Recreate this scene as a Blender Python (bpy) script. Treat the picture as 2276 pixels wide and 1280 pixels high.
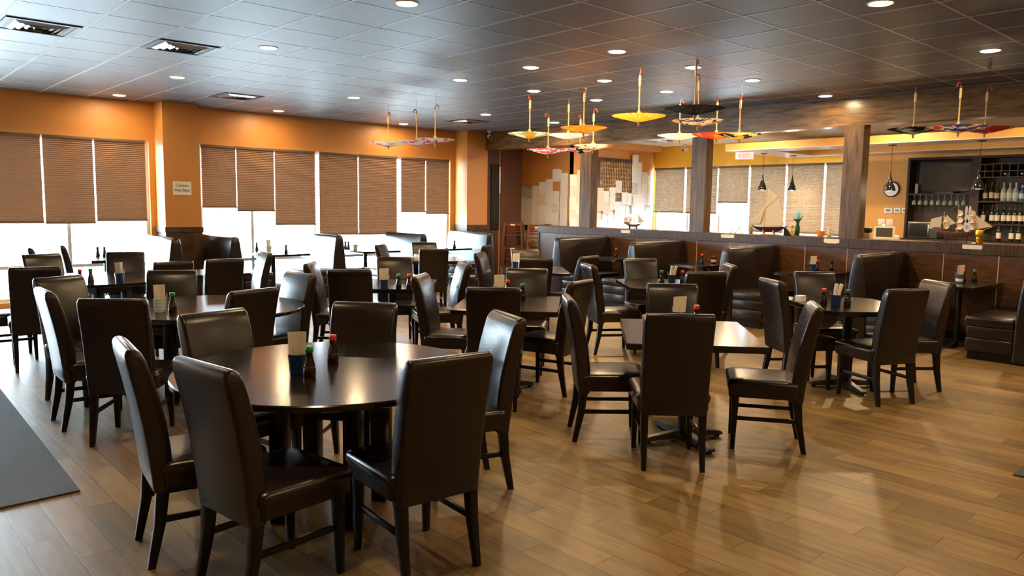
import bpy, bmesh, math, random
from mathutils import Vector, Matrix
random.seed(7)
for o in list(bpy.data.objects): bpy.data.objects.remove(o, do_unlink=True)
scene = bpy.context.scene
C = scene.collection
PI = math.pi
def rad(d): return d*PI/180

# ---------------------------------------------------------------- camera
HC = 1.58
CE = 3.09
def add_camera():
    yaw, pit, rol = 0.7366, 0.10684, 0.0144
    cy, sy, cp, sp = math.cos(yaw), math.sin(yaw), math.cos(pit), math.sin(pit)
    f = Vector((sy*cp, cy*cp, -sp)); r = Vector((cy, -sy, 0)); u = r.cross(f)
    cr, sr = math.cos(rol), math.sin(rol)
    r2 = r*cr+u*sr; u2 = u*cr-r*sr
    m = Matrix((( r2.x, u2.x, -f.x, 0), (r2.y, u2.y, -f.y, 0), (r2.z, u2.z, -f.z, HC), (0, 0, 0, 1)))
    cd = bpy.data.cameras.new('camera'); co = bpy.data.objects.new('camera', cd); C.objects.link(co)
    co.matrix_world = m
    cd.sensor_fit = 'HORIZONTAL'; cd.sensor_width = 36; cd.lens = 1707.4/2276*36
    cd.clip_start = 0.05; cd.clip_end = 300
    scene.camera = co
add_camera()
vs = scene.view_settings
vs.view_transform = 'Standard'; vs.look = 'None'; vs.gamma = 1; vs.use_curve_mapping = False
vs.exposure = 0.0
# ---------------------------------------------------------------- world: bright overcast daylight
W = bpy.data.worlds.new('world'); scene.world = W; W.use_nodes = True
bg = W.node_tree.nodes['Background']
bg.inputs[0].default_value = (0.74, 0.89, 1.0, 1); bg.inputs[1].default_value = 38.0
LAMP_W = 23.0

# ---------------------------------------------------------------- materials
MATS = {}
def mat(name, col, rough=.5, metal=0, spec=.5, emit=None, estr=0, noise=None, bump=0, trans=0, coat=0, alpha=None):
    if name in MATS: return MATS[name]
    m = bpy.data.materials.new(name); m.use_nodes = True
    nt = m.node_tree; b = nt.nodes['Principled BSDF']
    b.inputs['Base Color'].default_value = (*col, 1)
    b.inputs['Roughness'].default_value = rough; b.inputs['Metallic'].default_value = metal
    b.inputs['Specular IOR Level'].default_value = spec
    if coat: b.inputs['Coat Weight'].default_value = coat; b.inputs['Coat Roughness'].default_value = .08
    if trans: b.inputs['Transmission Weight'].default_value = trans
    if emit: b.inputs['Emission Color'].default_value = (*emit, 1); b.inputs['Emission Strength'].default_value = estr
    if noise:
        sc, amt = noise[0], noise[1]; st = noise[2] if len(noise) > 2 else (1, 1, 1)
        tc = nt.nodes.new('ShaderNodeTexCoord'); mp = nt.nodes.new('ShaderNodeMapping'); mp.inputs['Scale'].default_value = st
        nz = nt.nodes.new('ShaderNodeTexNoise'); nz.inputs['Scale'].default_value = sc; nz.inputs['Detail'].default_value = 6
        rp = nt.nodes.new('ShaderNodeValToRGB')
        rp.color_ramp.elements[0].position = .3; rp.color_ramp.elements[1].position = .7
        rp.color_ramp.elements[0].color = (*[c*(1-amt) for c in col], 1); rp.color_ramp.elements[1].color = (*[min(1, c*(1+amt)) for c in col], 1)
        nt.links.new(tc.outputs['Object'], mp.inputs[0]); nt.links.new(mp.outputs[0], nz.inputs['Vector'])
        nt.links.new(nz.outputs[0], rp.inputs[0]); nt.links.new(rp.outputs[0], b.inputs['Base Color'])
        if bump:
            bp = nt.nodes.new('ShaderNodeBump'); bp.inputs['Strength'].default_value = bump; bp.inputs['Distance'].default_value = .01
            nt.links.new(nz.outputs[0], bp.inputs['Height']); nt.links.new(bp.outputs[0], b.inputs['Normal'])
    MATS[name] = m
    return m
def N(m, t): return m.node_tree.nodes.new(t)
def Lk(m, a, b): m.node_tree.links.new(a, b)

leather = mat('brown_leather', (.0135, .0085, .0078), .27, spec=.5, noise=(60, .25), bump=.06)
lacquer = mat('black_lacquer', (.004, .0045, .005), .3, spec=.35)
tabletop = mat('espresso_tabletop', (.010, .0075, .007), .17, noise=(9, .5, (1, 6, 1)))
black_metal = mat('black_metal', (.010, .011, .012), .4, spec=.5)
chrome = mat('chrome', (.7, .7, .7), .2, metal=1)
orange = mat('orange_paint', (.53, .225, .052), .45, noise=(2.5, .05))
yellow = mat('sunlit_wall_yellow', (.92, .50, .045), .5, noise=(2.5, .04))  # bar window wall: sunlight on it put into the colour as bright yellow
maroon = mat('maroon_paint', (.10, .045, .032), .5)
darkwood = mat('dark_stained_oak', (.058, .031, .016), .40, spec=.3, noise=(7, .55, (1, 9, 1)), bump=.15)
beamwood = mat('stained_oak_beam', (.125, .067, .025), .27, spec=.4, noise=(3.2, .6, (6, 1.2, 9)), bump=.2)
postwood = mat('stained_oak_post', (.115, .067, .034), .36, spec=.3, noise=(3, .55, (9, 9, .8)), bump=.2)
panelwood = mat('cherry_panel', (.085, .036, .014), .36, noise=(3, .4, (2, 2, 9)))
alu = mat('window_aluminium', (.55, .57, .6), .4, metal=.3)
white = mat('white_plastic', (.8, .8, .78), .4)
ceil_white = mat('bar_ceiling_paint', (.78, .83, .88), .32, spec=1.0)
bar_orange = mat('bar_wall_paint', (.66, .36, .085), .5, noise=(2.5, .04))
soffit_white = mat('soffit_white_paint', (.85, .87, .9), .4)
cabwood = mat('cabinet_wood', (.030, .016, .010), .5, spec=.3, noise=(7, .4, (1, 1, 9)))
paper = mat('paper', (.78, .76, .72), .8)
paper_warm = mat('cream_paper', (.85, .76, .62), .8)
ink = mat('ink', (.03, .03, .04), .7)
glass_dark = mat('soy_glass', (.012, .006, .004), .06, coat=.5)
red_cap = mat('red_cap', (.62, .03, .02), .35)
green_cap = mat('green_cap', (.01, .22, .08), .35)
blue_cup = mat('blue_cup', (.012, .035, .11), .25)
wood_light = mat('bamboo', (.62, .40, .17), .5)
hook_red = mat('red_hook', (.55, .05, .02), .4)
thread_m = mat('thread', (.12, .12, .12), .7)
carpet = mat('grey_mat', (.075, .08, .088), .95, noise=(160, .35), bump=.5)
redwood = mat('reddish_wood', (.13, .038, .020), .4, noise=(8, .3, (1, 1, 6)))
gold = mat('gold', (.75, .42, .06), .3, metal=.9)
green = mat('leaf_green', (.03, .13, .03), .5)
sail = mat('sail_cloth', (.72, .60, .42), .8)
screen = mat('dark_screen', (.012, .013, .014), .12)
steel = mat('brushed_steel', (.45, .46, .47), .3, metal=.9)
lampglow = mat('lamp_lens', (1, 1, 1), .5, emit=(1.0, .83, .55), estr=22)
outside_m = mat('outside_ground', (.75, .78, .8), .9)

def floor_mat():
    m = bpy.data.materials.new('wood_tile_floor'); m.use_nodes = True; b = m.node_tree.nodes['Principled BSDF']
    tc = N(m, 'ShaderNodeTexCoord'); sp = N(m, 'ShaderNodeSeparateXYZ'); Lk(m, tc.outputs['Object'], sp.inputs[0])
    def M(op, a, bb=None):
        n = N(m, 'ShaderNodeMath'); n.operation = op
        for i, v in enumerate((a, bb)):
            if v is None: continue
            if isinstance(v, (int, float)): n.inputs[i].default_value = v
            else: Lk(m, v, n.inputs[i])
        return n.outputs[0]
    Wd, Ln = .1530, .915
    u = M('DIVIDE', M('SUBTRACT', sp.outputs[0], 2.458-.153*40), Wd)
    col = M('FLOOR', u); fu = M('FRACT', u)
    v = M('DIVIDE', M('ADD', M('SUBTRACT', sp.outputs[1], 2.46-9.15), M('MULTIPLY', col, .305)), Ln)
    row = M('FLOOR', v); fv = M('FRACT', v)
    du = M('MULTIPLY', M('MINIMUM', fu, M('SUBTRACT', 1, fu)), Wd)
    dv = M('MULTIPLY', M('MINIMUM', fv, M('SUBTRACT', 1, fv)), Ln)
    d = M('MINIMUM', du, dv)
    g = N(m, 'ShaderNodeMapRange'); g.inputs['From Min'].default_value = .0012; g.inputs['From Max'].default_value = .0030; Lk(m, d, g.inputs['Value'])
    cmb = N(m, 'ShaderNodeCombineXYZ'); Lk(m, col, cmb.inputs[0]); Lk(m, row, cmb.inputs[1])
    wn = N(m, 'ShaderNodeTexWhiteNoise'); wn.noise_dimensions = '3D'; Lk(m, cmb.outputs[0], wn.inputs['Vector'])
    mp = N(m, 'ShaderNodeMapping'); mp.inputs['Scale'].default_value = (14, 1.6, 1); Lk(m, tc.outputs['Object'], mp.inputs[0])
    ad = N(m, 'ShaderNodeVectorMath'); ad.operation = 'ADD'; Lk(m, mp.outputs[0], ad.inputs[0])
    sc = N(m, 'ShaderNodeVectorMath'); sc.operation = 'SCALE'; sc.inputs['Scale'].default_value = 13; Lk(m, wn.outputs['Color'], sc.inputs[0]); Lk(m, sc.outputs[0], ad.inputs[1])
    nz = N(m, 'ShaderNodeTexNoise'); nz.inputs['Scale'].default_value = 1.6; nz.inputs['Detail'].default_value = 7; nz.inputs['Roughness'].default_value = .62; Lk(m, ad.outputs[0], nz.inputs['Vector'])
    t = M('ADD', M('MULTIPLY', nz.outputs[0], .75), M('MULTIPLY', wn.outputs['Value'], .30))
    rp = N(m, 'ShaderNodeValToRGB'); e = rp.color_ramp.elements
    e[0].position = .28; e[0].color = (.112, .068, .027, 1); e[1].position = .78; e[1].color = (.32, .205, .076, 1)
    el = e.new(.52); el.color = (.21, .131, .045, 1)
    Lk(m, t, rp.inputs[0])
    mx = N(m, 'ShaderNodeMix'); mx.data_type = 'RGBA'; mx.inputs[6].default_value = (.055, .036, .022, 1)
    Lk(m, g.outputs[0], mx.inputs[0]); Lk(m, rp.outputs[0], mx.inputs[7]); Lk(m, mx.outputs[2], b.inputs['Base Color'])
    b.inputs['Roughness'].default_value = .42
    bp = N(m, 'ShaderNodeBump'); bp.inputs['Strength'].default_value = .15; bp.inputs['Distance'].default_value = .002
    Lk(m, g.outputs[0], bp.inputs['Height']); Lk(m, bp.outputs[0], b.inputs['Normal'])
    return m
def ceiling_mat():
    m = bpy.data.materials.new('black_ceiling_tile'); m.use_nodes = True; b = m.node_tree.nodes['Principled BSDF']
    tc = N(m, 'ShaderNodeTexCoord'); nz = N(m, 'ShaderNodeTexNoise'); nz.inputs['Scale'].default_value = 2.2; nz.inputs['Detail'].default_value = 5
    Lk(m, tc.outputs['Object'], nz.inputs['Vector'])
    rp = N(m, 'ShaderNodeValToRGB'); e = rp.color_ramp.elements
    e[0].position = .35; e[0].color = (.016, .017, .018, 1); e[1].position = .65; e[1].color = (.024, .024, .025, 1)
    Lk(m, nz.outputs[0], rp.inputs[0]); Lk(m, rp.outputs[0], b.inputs['Base Color'])
    b.inputs['Roughness'].default_value = .48; b.inputs['Specular IOR Level'].default_value = 1.0; b.inputs['IOR'].default_value = 1.75
    return m
def blind_mat(nm, tf, cd, ct):
    m = bpy.data.materials.new(nm); m.use_nodes = True; nt = m.node_tree
    for n in list(nt.nodes): nt.nodes.remove(n)
    out = N(m, 'ShaderNodeOutputMaterial'); d = N(m, 'ShaderNodeBsdfDiffuse'); t = N(m, 'ShaderNodeBsdfTranslucent'); mx = N(m, 'ShaderNodeMixShader')
    d.inputs[0].default_value = (*cd, 1); t.inputs[0].default_value = (*ct, 1); mx.inputs[0].default_value = tf
    Lk(m, d.outputs[0], mx.inputs[1]); Lk(m, t.outputs[0], mx.inputs[2]); Lk(m, mx.outputs[0], out.inputs[0])
    return m
def glass_mat():
    m = bpy.data.materials.new('window_glass'); m.use_nodes = True; nt = m.node_tree
    for n in list(nt.nodes): nt.nodes.remove(n)
    out = N(m, 'ShaderNodeOutputMaterial'); t = N(m, 'ShaderNodeBsdfTransparent'); g = N(m, 'ShaderNodeBsdfGlossy'); mx = N(m, 'ShaderNodeMixShader')
    t.inputs[0].default_value = (.93, .97, .98, 1); g.inputs[1].default_value = .03; mx.inputs[0].default_value = .05
    Lk(m, t.outputs[0], mx.inputs[1]); Lk(m, g.outputs[0], mx.inputs[2]); Lk(m, mx.outputs[0], out.inputs[0])
    return m
floor_m = floor_mat(); ceil_m = ceiling_mat(); blind_m = blind_mat('brown_pleated_blind', .030, (.27, .165, .11), (.32, .15, .075)); bar_blind_m = blind_mat('backlit_pleated_blind', .055, (.40, .31, .23), (.36, .25, .16)); glass_m = glass_mat()  # bar blinds: sun from behind put into a paler, more translucent colour
grid_m = mat('ceiling_grid_paint', (.34, .34, .34), .4, spec=1.0)

# ---------------------------------------------------------------- mesh helpers
def box(bm, x0, x1, y0, y1, z0, z1, M=None, bev=0):
    r = bmesh.ops.create_cube(bm, size=1)
    vs_ = r['verts']
    bmesh.ops.scale(bm, vec=(x1-x0, y1-y0, z1-z0), verts=vs_)
    bmesh.ops.translate(bm, vec=((x0+x1)/2, (y0+y1)/2, (z0+z1)/2), verts=vs_)
    if bev:
        ed = list({e for v in vs_ for e in v.link_edges})
        rr = bmesh.ops.bevel(bm, geom=ed, offset=bev, segments=2, affect='EDGES', profile=.5)
        vs_ = list({v for f in rr['faces'] for v in f.verts} | {v for v in vs_ if v.is_valid})
    if M is not None: bmesh.ops.transform(bm, matrix=M, verts=[v for v in vs_ if v.is_valid])
    return vs_
def loft(bm, secs, close=True):
    rings = [[bm.verts.new(p) for p in s] for s in secs]
    n = len(rings[0])
    for a, b_ in zip(rings, rings[1:]):
        for i in range(n): bm.faces.new((a[i], a[(i+1) % n], b_[(i+1) % n], b_[i]))
    if close: bm.faces.new(rings[0][::-1]); bm.faces.new(rings[-1])
    return rings
def lathe(bm, prof, seg=20, o=(0, 0, 0), cap=True):
    secs = [[(o[0]+r*math.cos(2*PI*i/seg), o[1]+r*math.sin(2*PI*i/seg), o[2]+z) for i in range(seg)] for r, z in prof]
    return loft(bm, secs, cap)
def tube(bm, pts, r, seg=8, cap=True):
    pts = [Vector(p) for p in pts]; secs = []
    for i, p in enumerate(pts):
        t = (pts[min(i+1, len(pts)-1)]-pts[max(i-1, 0)]).normalized()
        a = t.cross(Vector((0, 0, 1)) if abs(t.z) < .95 else Vector((1, 0, 0))).normalized(); b_ = t.cross(a)
        rr = r[i] if isinstance(r, (list, tuple)) else r
        secs.append([p+a*rr*math.cos(2*PI*k/seg)+b_*rr*math.sin(2*PI*k/seg) for k in range(seg)])
    return loft(bm, secs, cap)
def rrect(w, d, r, cx=0, cy=0, n=4):
    pts = []
    for sx, sy, a0 in ((1, 1, 0), (-1, 1, 90), (-1, -1, 180), (1, -1, 270)):
        for k in range(n+1):
            a = rad(a0+90*k/n); pts.append((cx+sx*(w/2-r)+r*math.cos(a), cy+sy*(d/2-r)+r*math.sin(a)))
    return pts
def prism(bm, pts2, z0, z1):
    return loft(bm, [[(x, y, z0) for x, y in pts2], [(x, y, z1) for x, y in pts2]])
def quad(bm, pts): return bm.faces.new([bm.verts.new(p) for p in pts])
def obj(name, bm, m, parent=None, loc=None, rz=0, smooth=35):
    bmesh.ops.recalc_face_normals(bm, faces=bm.faces)
    me = bpy.data.meshes.new(name); bm.to_mesh(me); bm.free()
    if smooth:
        for p in me.polygons: p.use_smooth = True
        me.set_sharp_from_angle(angle=rad(smooth))
    if m: me.materials.append(m)
    o = bpy.data.objects.new(name, me); C.objects.link(o)
    if parent: o.parent = parent
    if loc: o.location = loc
    if rz: o.rotation_euler = (0, 0, rz)
    return o
def BM(): return bmesh.new()
def tag(o, label, cat, group=None):
    o['label'] = label; o['category'] = cat
    if group: o['group'] = group
    return o
def thing(name, label, cat, loc=(0, 0, 0), rz=0, group=None):
    o = bpy.data.objects.new(name, None); C.objects.link(o); o.empty_display_size = .05
    o.location = loc; o.rotation_euler = (0, 0, rz)
    return tag(o, label, cat, group)
def struct(name, bm, m, parent=None, smooth=0, label=None):
    o = obj(name, bm, m, parent, smooth=smooth)
    if not parent: o['kind'] = 'structure'
    if label: o['label'] = label
    return o
def sbox(name, *a, m=None, parent=None, bev=0):
    b = BM(); box(b, *a, bev=bev); return struct(name, b, m, parent)
def pbox(name, *a, m=None, parent=None, bev=0, label=None):
    b = BM(); box(b, *a, bev=bev); o = obj(name, b, m, parent)
    if label: o['label'] = label
    return o
KIDS = {}
def dup(root, loc, rz, label, group=None):
    if root.name not in KIDS:
        ks = [(c, [g for g in bpy.data.objects if g.parent == c]) for c in bpy.data.objects if c.parent == root]
        KIDS[root.name] = ks
    r = root.copy(); C.objects.link(r); r.location = loc; r.rotation_euler = (0, 0, rz); r['label'] = label
    if group: r['group'] = group
    for c, gs in KIDS[root.name]:
        k = c.copy(); C.objects.link(k); k.parent = r
        for g in gs:
            q = g.copy(); C.objects.link(q); q.parent = k
    return r
def text_mesh(name, s, size, m, parent, M):
    cu = bpy.data.curves.new(name, 'FONT'); cu.body = s; cu.size = size; cu.extrude = .0006; cu.align_x = 'CENTER'; cu.align_y = 'CENTER'
    to = bpy.data.objects.new(name+'_c', cu); C.objects.link(to)
    dg = bpy.context.evaluated_depsgraph_get(); me = bpy.data.meshes.new_from_object(to.evaluated_get(dg))
    bpy.data.objects.remove(to, do_unlink=True); me.transform(M); me.materials.clear(); me.materials.append(m)
    o = bpy.data.objects.new(name, me); C.objects.link(o); o.parent = parent
    return o

# ================================================================= SETTING
WY = 12.85                 # inner face of the window wall
BX = 10.49                 # face of the half wall and beam
sbox('floor', -4, 15.2, -4.2, 13.1, -.1, 0, m=floor_m)
g = sbox('ground', -40, 70, -40, 80, -.3, -.25, m=outside_m); g['label'] = 'pale ground outside the windows'
b = BM(); box(b, -4, BX+.3, -4.2, 13.1, CE, CE+.1); cl = struct('ceiling', b, ceil_m)
gb = BM()
X0g, Y0g = 3.0689*.61, 10.6206*.61
for i in range(-9, 15):
    x = X0g+.61*i
    if -3.9 < x < BX: box(gb, x-.012, x+.012, -4, WY, CE-.0022, CE+.002)
for j in range(-18, 11):
    y = Y0g+.61*j
    if -4 < y < WY: box(gb, -3.9, BX, y-.011, y+.011, CE-.0018, CE+.002)
struct('ceiling_grid', gb, grid_m, cl)
sbox('wall_near', -4, 15.2, -4.3, -4.2, 0, CE, m=orange)
sbox('wall_left', -4.1, -4, -4.3, 13.1, 0, CE, m=orange)
# window wall
def wall_open(name, spans, z0, z1, x_from, x_to, m, axis='x', pos=WY, th=.15, ztop=CE):
    b = BM(); cur = x_from
    def seg(a, c, za, zb):
        if c-a < .002: return
        if axis == 'x': box(b, a, c, pos, pos+th, za, zb)
        else: box(b, pos, pos+th, a, c, za, zb)
    for a, c, za, zb in spans:
        seg(cur, a, 0, ztop); seg(a, c, 0, za); seg(a, c, zb, ztop); cur = c
    seg(cur, x_to, 0, ztop)
    return struct(name, b, m)
wall_open('wall_window', [(-2.4, 3.94, .10, 2.5), (4.72, 9.87, .10, 2.5), (11.215, 11.26, 1.84, 2.43)], 0, 0, -4, 15.0, orange)
def window(name, x0, x1, z0, z1, vm, hm, axis='x', pos=WY+.06):
    b = BM(); t = .025
    def bar(a, c, za, zb, d=.05):
        if axis == 'x': box(b, a, c, pos, pos+d, za, zb)
        else: box(b, pos, pos+d, a, c, za, zb)
    bar(x0, x1, z0, z0+.05); bar(x0, x1, z1-.05, z1); bar(x0, x0+.05, z0+.05, z1-.05); bar(x1-.05, x1, z0+.05, z1-.05)
    for v in vm: bar(v-t, v+t, z0+.05, z1-.05)
    for h in hm:
        ed = [x0+.05]+[q for v in vm for q in (v-t, v+t)]+[x1-.05]
        for k in range(0, len(ed), 2): bar(ed[k], ed[k+1], h-t, h+t)
    o = struct(name, b, alu)
    g = BM()
    if axis == 'x': quad(g, [(x0+.02, pos+.03, z0+.02), (x1-.02, pos+.03, z0+.02), (x1-.02, pos+.03, z1-.02), (x0+.02, pos+.03, z1-.02)])
    else: quad(g, [(pos+.03, x0+.02, z0+.02), (pos+.03, x1-.02, z0+.02), (pos+.03, x1-.02, z1-.02), (pos+.03, x0+.02, z1-.02)])
    struct('glass', g, glass_m, o)
    return o
window('window_1', -2.4, 3.94, .10, 2.5, [-1.4, .0, 1.4, 2.8], [.59])
window('window_2', 4.72, 9.87, .10, 2.5, [5.62, 6.81, 8.57], [.59])
b = BM(); box(b, 10.97, 11.20, WY-.04, WY-.013, 1.05, 2.47); struct('trim_9', b, black_metal)
# columns on the window wall
for k, (xa, xb) in enumerate(((4.03, 4.58), (10.0, 10.55))):
    b = BM(); box(b, xa, xb, 12.45, WY, 1.17, CE); o = struct('wall_column_%s' % ('left' if k == 0 else 'right'), b, orange)
    b = BM(); box(b, xa-.004, xb+.004, 12.44, WY, 0, 1.09); struct('wainscot', b, darkwood, o)
    b = BM(); box(b, xa-.02, xb+.02, 12.42, WY, 1.09, 1.17); struct('chair_rail', b, darkwood, o)
# beam, posts, half wall
sbox('trim_1', BX, BX+.24, -4.2, 12.45, 2.72, CE, m=beamwood)
for k, y0 in enumerate((9.49, 7.06, 4.60, 2.14)):
    sbox('trim_%d' % (k+2), BX+.004, BX+.20, y0, y0+.265, 1.2, 2.72, m=postwood)
hw = sbox('wall_half', BX+.012, BX+.26, -4.2, 10.80, 0, 1.07, m=panelwood)
b = BM(); box(b, BX-.01, BX+.42, -4.2, 10.83, 1.065, 1.2, bev=.006); struct('cap', b, darkwood, hw)
b = BM(); box(b, BX-.004, BX+.27, 10.80, 10.83, 0, 1.065); struct('end_board', b, darkwood, hw)
b = BM()
y = 8.998
for y in [8.998-.61*k for k in range(-2, 21)]: box(b, BX+.008, BX+.0125, y-.005, y+.005, .1, 1.065)
struct('panel_seam', b, mat('pale_seam', (.55, .42, .28), .5), hw)
b = BM(); box(b, BX-.002, BX+.0125, -4.2, 10.8, 0, .1); struct('kick_board', b, black_metal, hw)
# area behind the half wall
XW = 14.8
sbox('wall_partition', 11.9, 12.02, 11.36, WY, 0, CE, m=orange)
b = BM(); box(b, 11.9, XW, 11.36, 11.48, 0, CE); struct('wall_kitchen', b, orange)
b = BM(); box(b, 12.05, 14.66, 11.05, 11.36, 2.86, CE); struct('trim_8', b, orange)
b = BM(); box(b, 10.56, 11.215, WY-.012, WY-.001, 0, CE); box(b, 11.26, 11.9, WY-.012, WY-.001, 0, CE); struct('wall_entry', b, maroon)
wall_open('wall_bar', [(6.42, 11.34, 1.02, 2.5)], 0, 0, -4.2, 13.0, yellow, axis='y', pos=XW)
window('window_3', 6.42, 11.34, 1.02, 2.5, [7.18, 7.99, 8.82, 9.6, 10.43], [], axis='y', pos=XW+.06)
sbox('ceiling_bar', BX+.24, XW+.2, -4.2, 13.1, 2.99, 3.09, m=ceil_white)
b = BM(); box(b, XW-.02, XW-.001, -4.2, 6.40, 1.0, 2.99); struct('wall_bar_panel', b, bar_orange)
# soffit frame over the bar
b = BM()
def ring_box(b, xa, xb, ya, yb, xi, xj, yi, yj, z0, z1):
    box(b, xa, xi, ya, yb, z0, z1); box(b, xj, xb, ya, yb, z0, z1)
    box(b, xi, xj, yj, yb, z0, z1); box(b, xi, xj, ya, yi, z0, z1)
ring_box(b, 12.5, XW-.021, -2, 8.0, 13.12, 14.45, -1.5, 7.32, 2.64, 2.76); so = struct('trim_10', b, bar_orange)
b = BM(); ring_box(b, 12.5, XW-.021, -2, 8.0, 13.12, 14.45, -1.5, 7.32, 2.632, 2.6395); struct('underside', b, soffit_white, so)

# ================================================================= WINDOW BLINDS
def blind(x0, x1, z0, label, axis='x', pos=12.80, ztop=2.49, chain=True, grp=None):
    """pleated blind: x0..x1 along the wall, hanging from ztop to z0"""
    t = thing('window_blind', label, 'blind', ((x0+x1)/2, pos, z0) if axis == 'x' else (pos, (x0+x1)/2, z0), 0 if axis == 'x' else -PI/2, grp)
    w = abs(x1-x0)/2; h = ztop-z0; n = max(8, int(h/.0305)); b = BM(); rows = []
    for i in range(n*2+1):
        z = .03+(h-.06)*i/(n*2); yy = .012 if i % 2 else -.006
        rows.append((b.verts.new((-w, yy, z)), b.verts.new((w, yy, z))))
    for a, c in zip(rows, rows[1:]): b.faces.new((a[0], a[1], c[1], c[0]))
    obj('pleated_fabric', b, blind_m if axis == 'x' else bar_blind_m, t, smooth=0)
    pbox('head_rail', -w, w, -.022, .022, h-.03, h+.012, m=mat('rail_brown', (.14, .09, .06), .5), parent=t, bev=.003)
    br_ = pbox('bottom_rail', -w, w, -.014, .014, 0, .032, m=MATS['rail_brown'], parent=t, bev=.004)
    b = BM(); box(b, -.018, .018, -.018, -.0145, -.012, .01); obj('pull_tab', b, white, br_)
    return t
FB = [(-1.74, -1.05, 1.24, None), (-1.04, -.35, 1.22, None), (-.34, .35, 1.24, None), (.36, 1.05, 1.22, None), (1.06, 1.75, 1.22, None),
 (1.765, 2.460, 1.228, 'brown pleated blind at the left edge of the picture, over the front windows'),
 (2.480, 3.138, 1.219, 'brown pleated blind, middle one of the three left of the column with the sign'),
 (3.156, 3.87, 1.257, 'brown pleated blind directly left of the column with the paper sign'),
 (4.73, 5.307, 1.472, 'brown pleated blind directly right of the column with the paper sign, drawn highest'),
 (5.312, 5.984, 1.415, 'brown pleated blind second to the right of the column with the paper sign'),
 (5.988, 6.76, 1.179, 'brown pleated blind third to the right of the column with the paper sign'),
 (6.84, 7.650, .99, 'brown pleated blind hanging lowest, just right of the bright gap between blinds'),
 (7.656, 8.52, .985, 'low hanging brown pleated blind behind the three pale parasols'),
 (8.61, 9.207, 1.415, 'short brown pleated blind, left one of the last pair before the right column'),
 (9.212, 9.80, 1.38, 'short brown pleated blind nearest to the right column of the window wall')]
for x0, x1, z0, lb in FB:
    if lb: blind(x0, x1, z0, lb)
# the unseen front windows left of the picture carry the same blinds
BB = [(11.30, 10.46, 1.465, 'backlit bar window blind at the left end beside the paper covered wall'),
 (10.42, 9.60, 1.46, 'backlit bar window blind half hidden behind the middle post'),
 (9.58, 8.835, 1.70, 'shortest backlit bar window blind, drawn up over the bright pane right of the middle post'),
 (8.80, 8.00, 1.10, 'long backlit bar window blind behind the single masted model sailboat'),
 (7.965, 7.19, 1.10, 'long backlit bar window blind behind the blue flower in the green vase'),
 (7.155, 6.43, 1.08, 'long backlit bar window blind at the right end beside the dark post')]
for y0, y1, z0, lb in BB: blind(y0, y1, z0, lb, axis='y', pos=XW-.05)
for x0, z0 in ((5.307, 1.47), (5.985, 1.41), (7.652, .99), (9.208, 1.41)):
    b = BM()
    for k in range(60):
        z = 2.46-k*.0245
        if z < z0+.02: break
        bmesh.ops.create_icosphere(b, subdivisions=1, radius=.006, matrix=Matrix.Translation((x0, 12.768, z)))
    o = obj('bead_chain', b, white); tag(o, 'white beaded pull chain between window blinds at %s' % {5.307: 'the first join past the signed column', 5.985: 'the second join past the signed column', 7.652: 'the join of the two lowest blinds', 9.208: 'the last join before the right column'}[x0], 'blind chain')

# ================================================================= CHAIRS
def make_chair(label):
    t = thing('dining_chair', label, 'chair', group='brown leather dining chairs around the tables')
    # padded seat over an upholstered apron; faces +y
    b = BM(); secs = []
    for z, w, d, r in ((.355, .425, .42, .02), (.36, .43, .425, .02), (.405, .43, .43, .02), (.418, .445, .445, .025), (.44, .452, .452, .03), (.458, .446, .446, .035), (.470, .41, .41, .05), (.476, .30, .30, .06)):
        secs.append([(x, y, z) for x, y in rrect(w, d, r, 0, .01)])
    loft(b, secs); obj('seat', b, leather, t, smooth=60)
    b = BM(); secs = []
    prof = [(.335, -.206, .070), (.34, -.206, .076), (.42, -.208, .088), (.52, -.216, .094), (.64, -.232, .095), (.76, -.256, .091), (.86, -.281, .085), (.915, -.296, .079), (.945, -.304, .066), (.957, -.308, .050), (.9645, -.310, .030), (.966, -.311, .012)]
    for z, yc, th in prof:
        k = (z-.335)/.63; w = .40+.018*k
        if z > .93: w -= (z-.93)**2*18
        r = min(.02, th*.45)
        secs.append([(x, y, z) for x, y in rrect(w, th, r, 0, yc)])
    loft(b, secs); obj('backrest', b, leather, t, smooth=60)
    for sx in (-1, 1):
        b = BM()
        loft(b, [[(x, y, z) for x, y in rrect(a, a, .004, sx*cx, cy, 2)] for z, a, cx, cy in ((.36, .046, .178, .178), (.0, .028, .182, .185))])
        obj('leg', b, lacquer, t)
        b = BM()
        loft(b, [[(x, y, z) for x, y in rrect(a, a*1.15, .004, sx*cx, cy, 2)] for z, a, cx, cy in ((.37, .048, .174, -.205), (.2, .040, .174, -.222), (.0, .028, .176, -.262))])
        obj('leg', b, lacquer, t)
        b = BM(); box(b, sx*.176-.009, sx*.176+.009, -.215, .170, .195, .222, bev=.002); obj('stretcher', b, lacquer, t)
    return t
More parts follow.
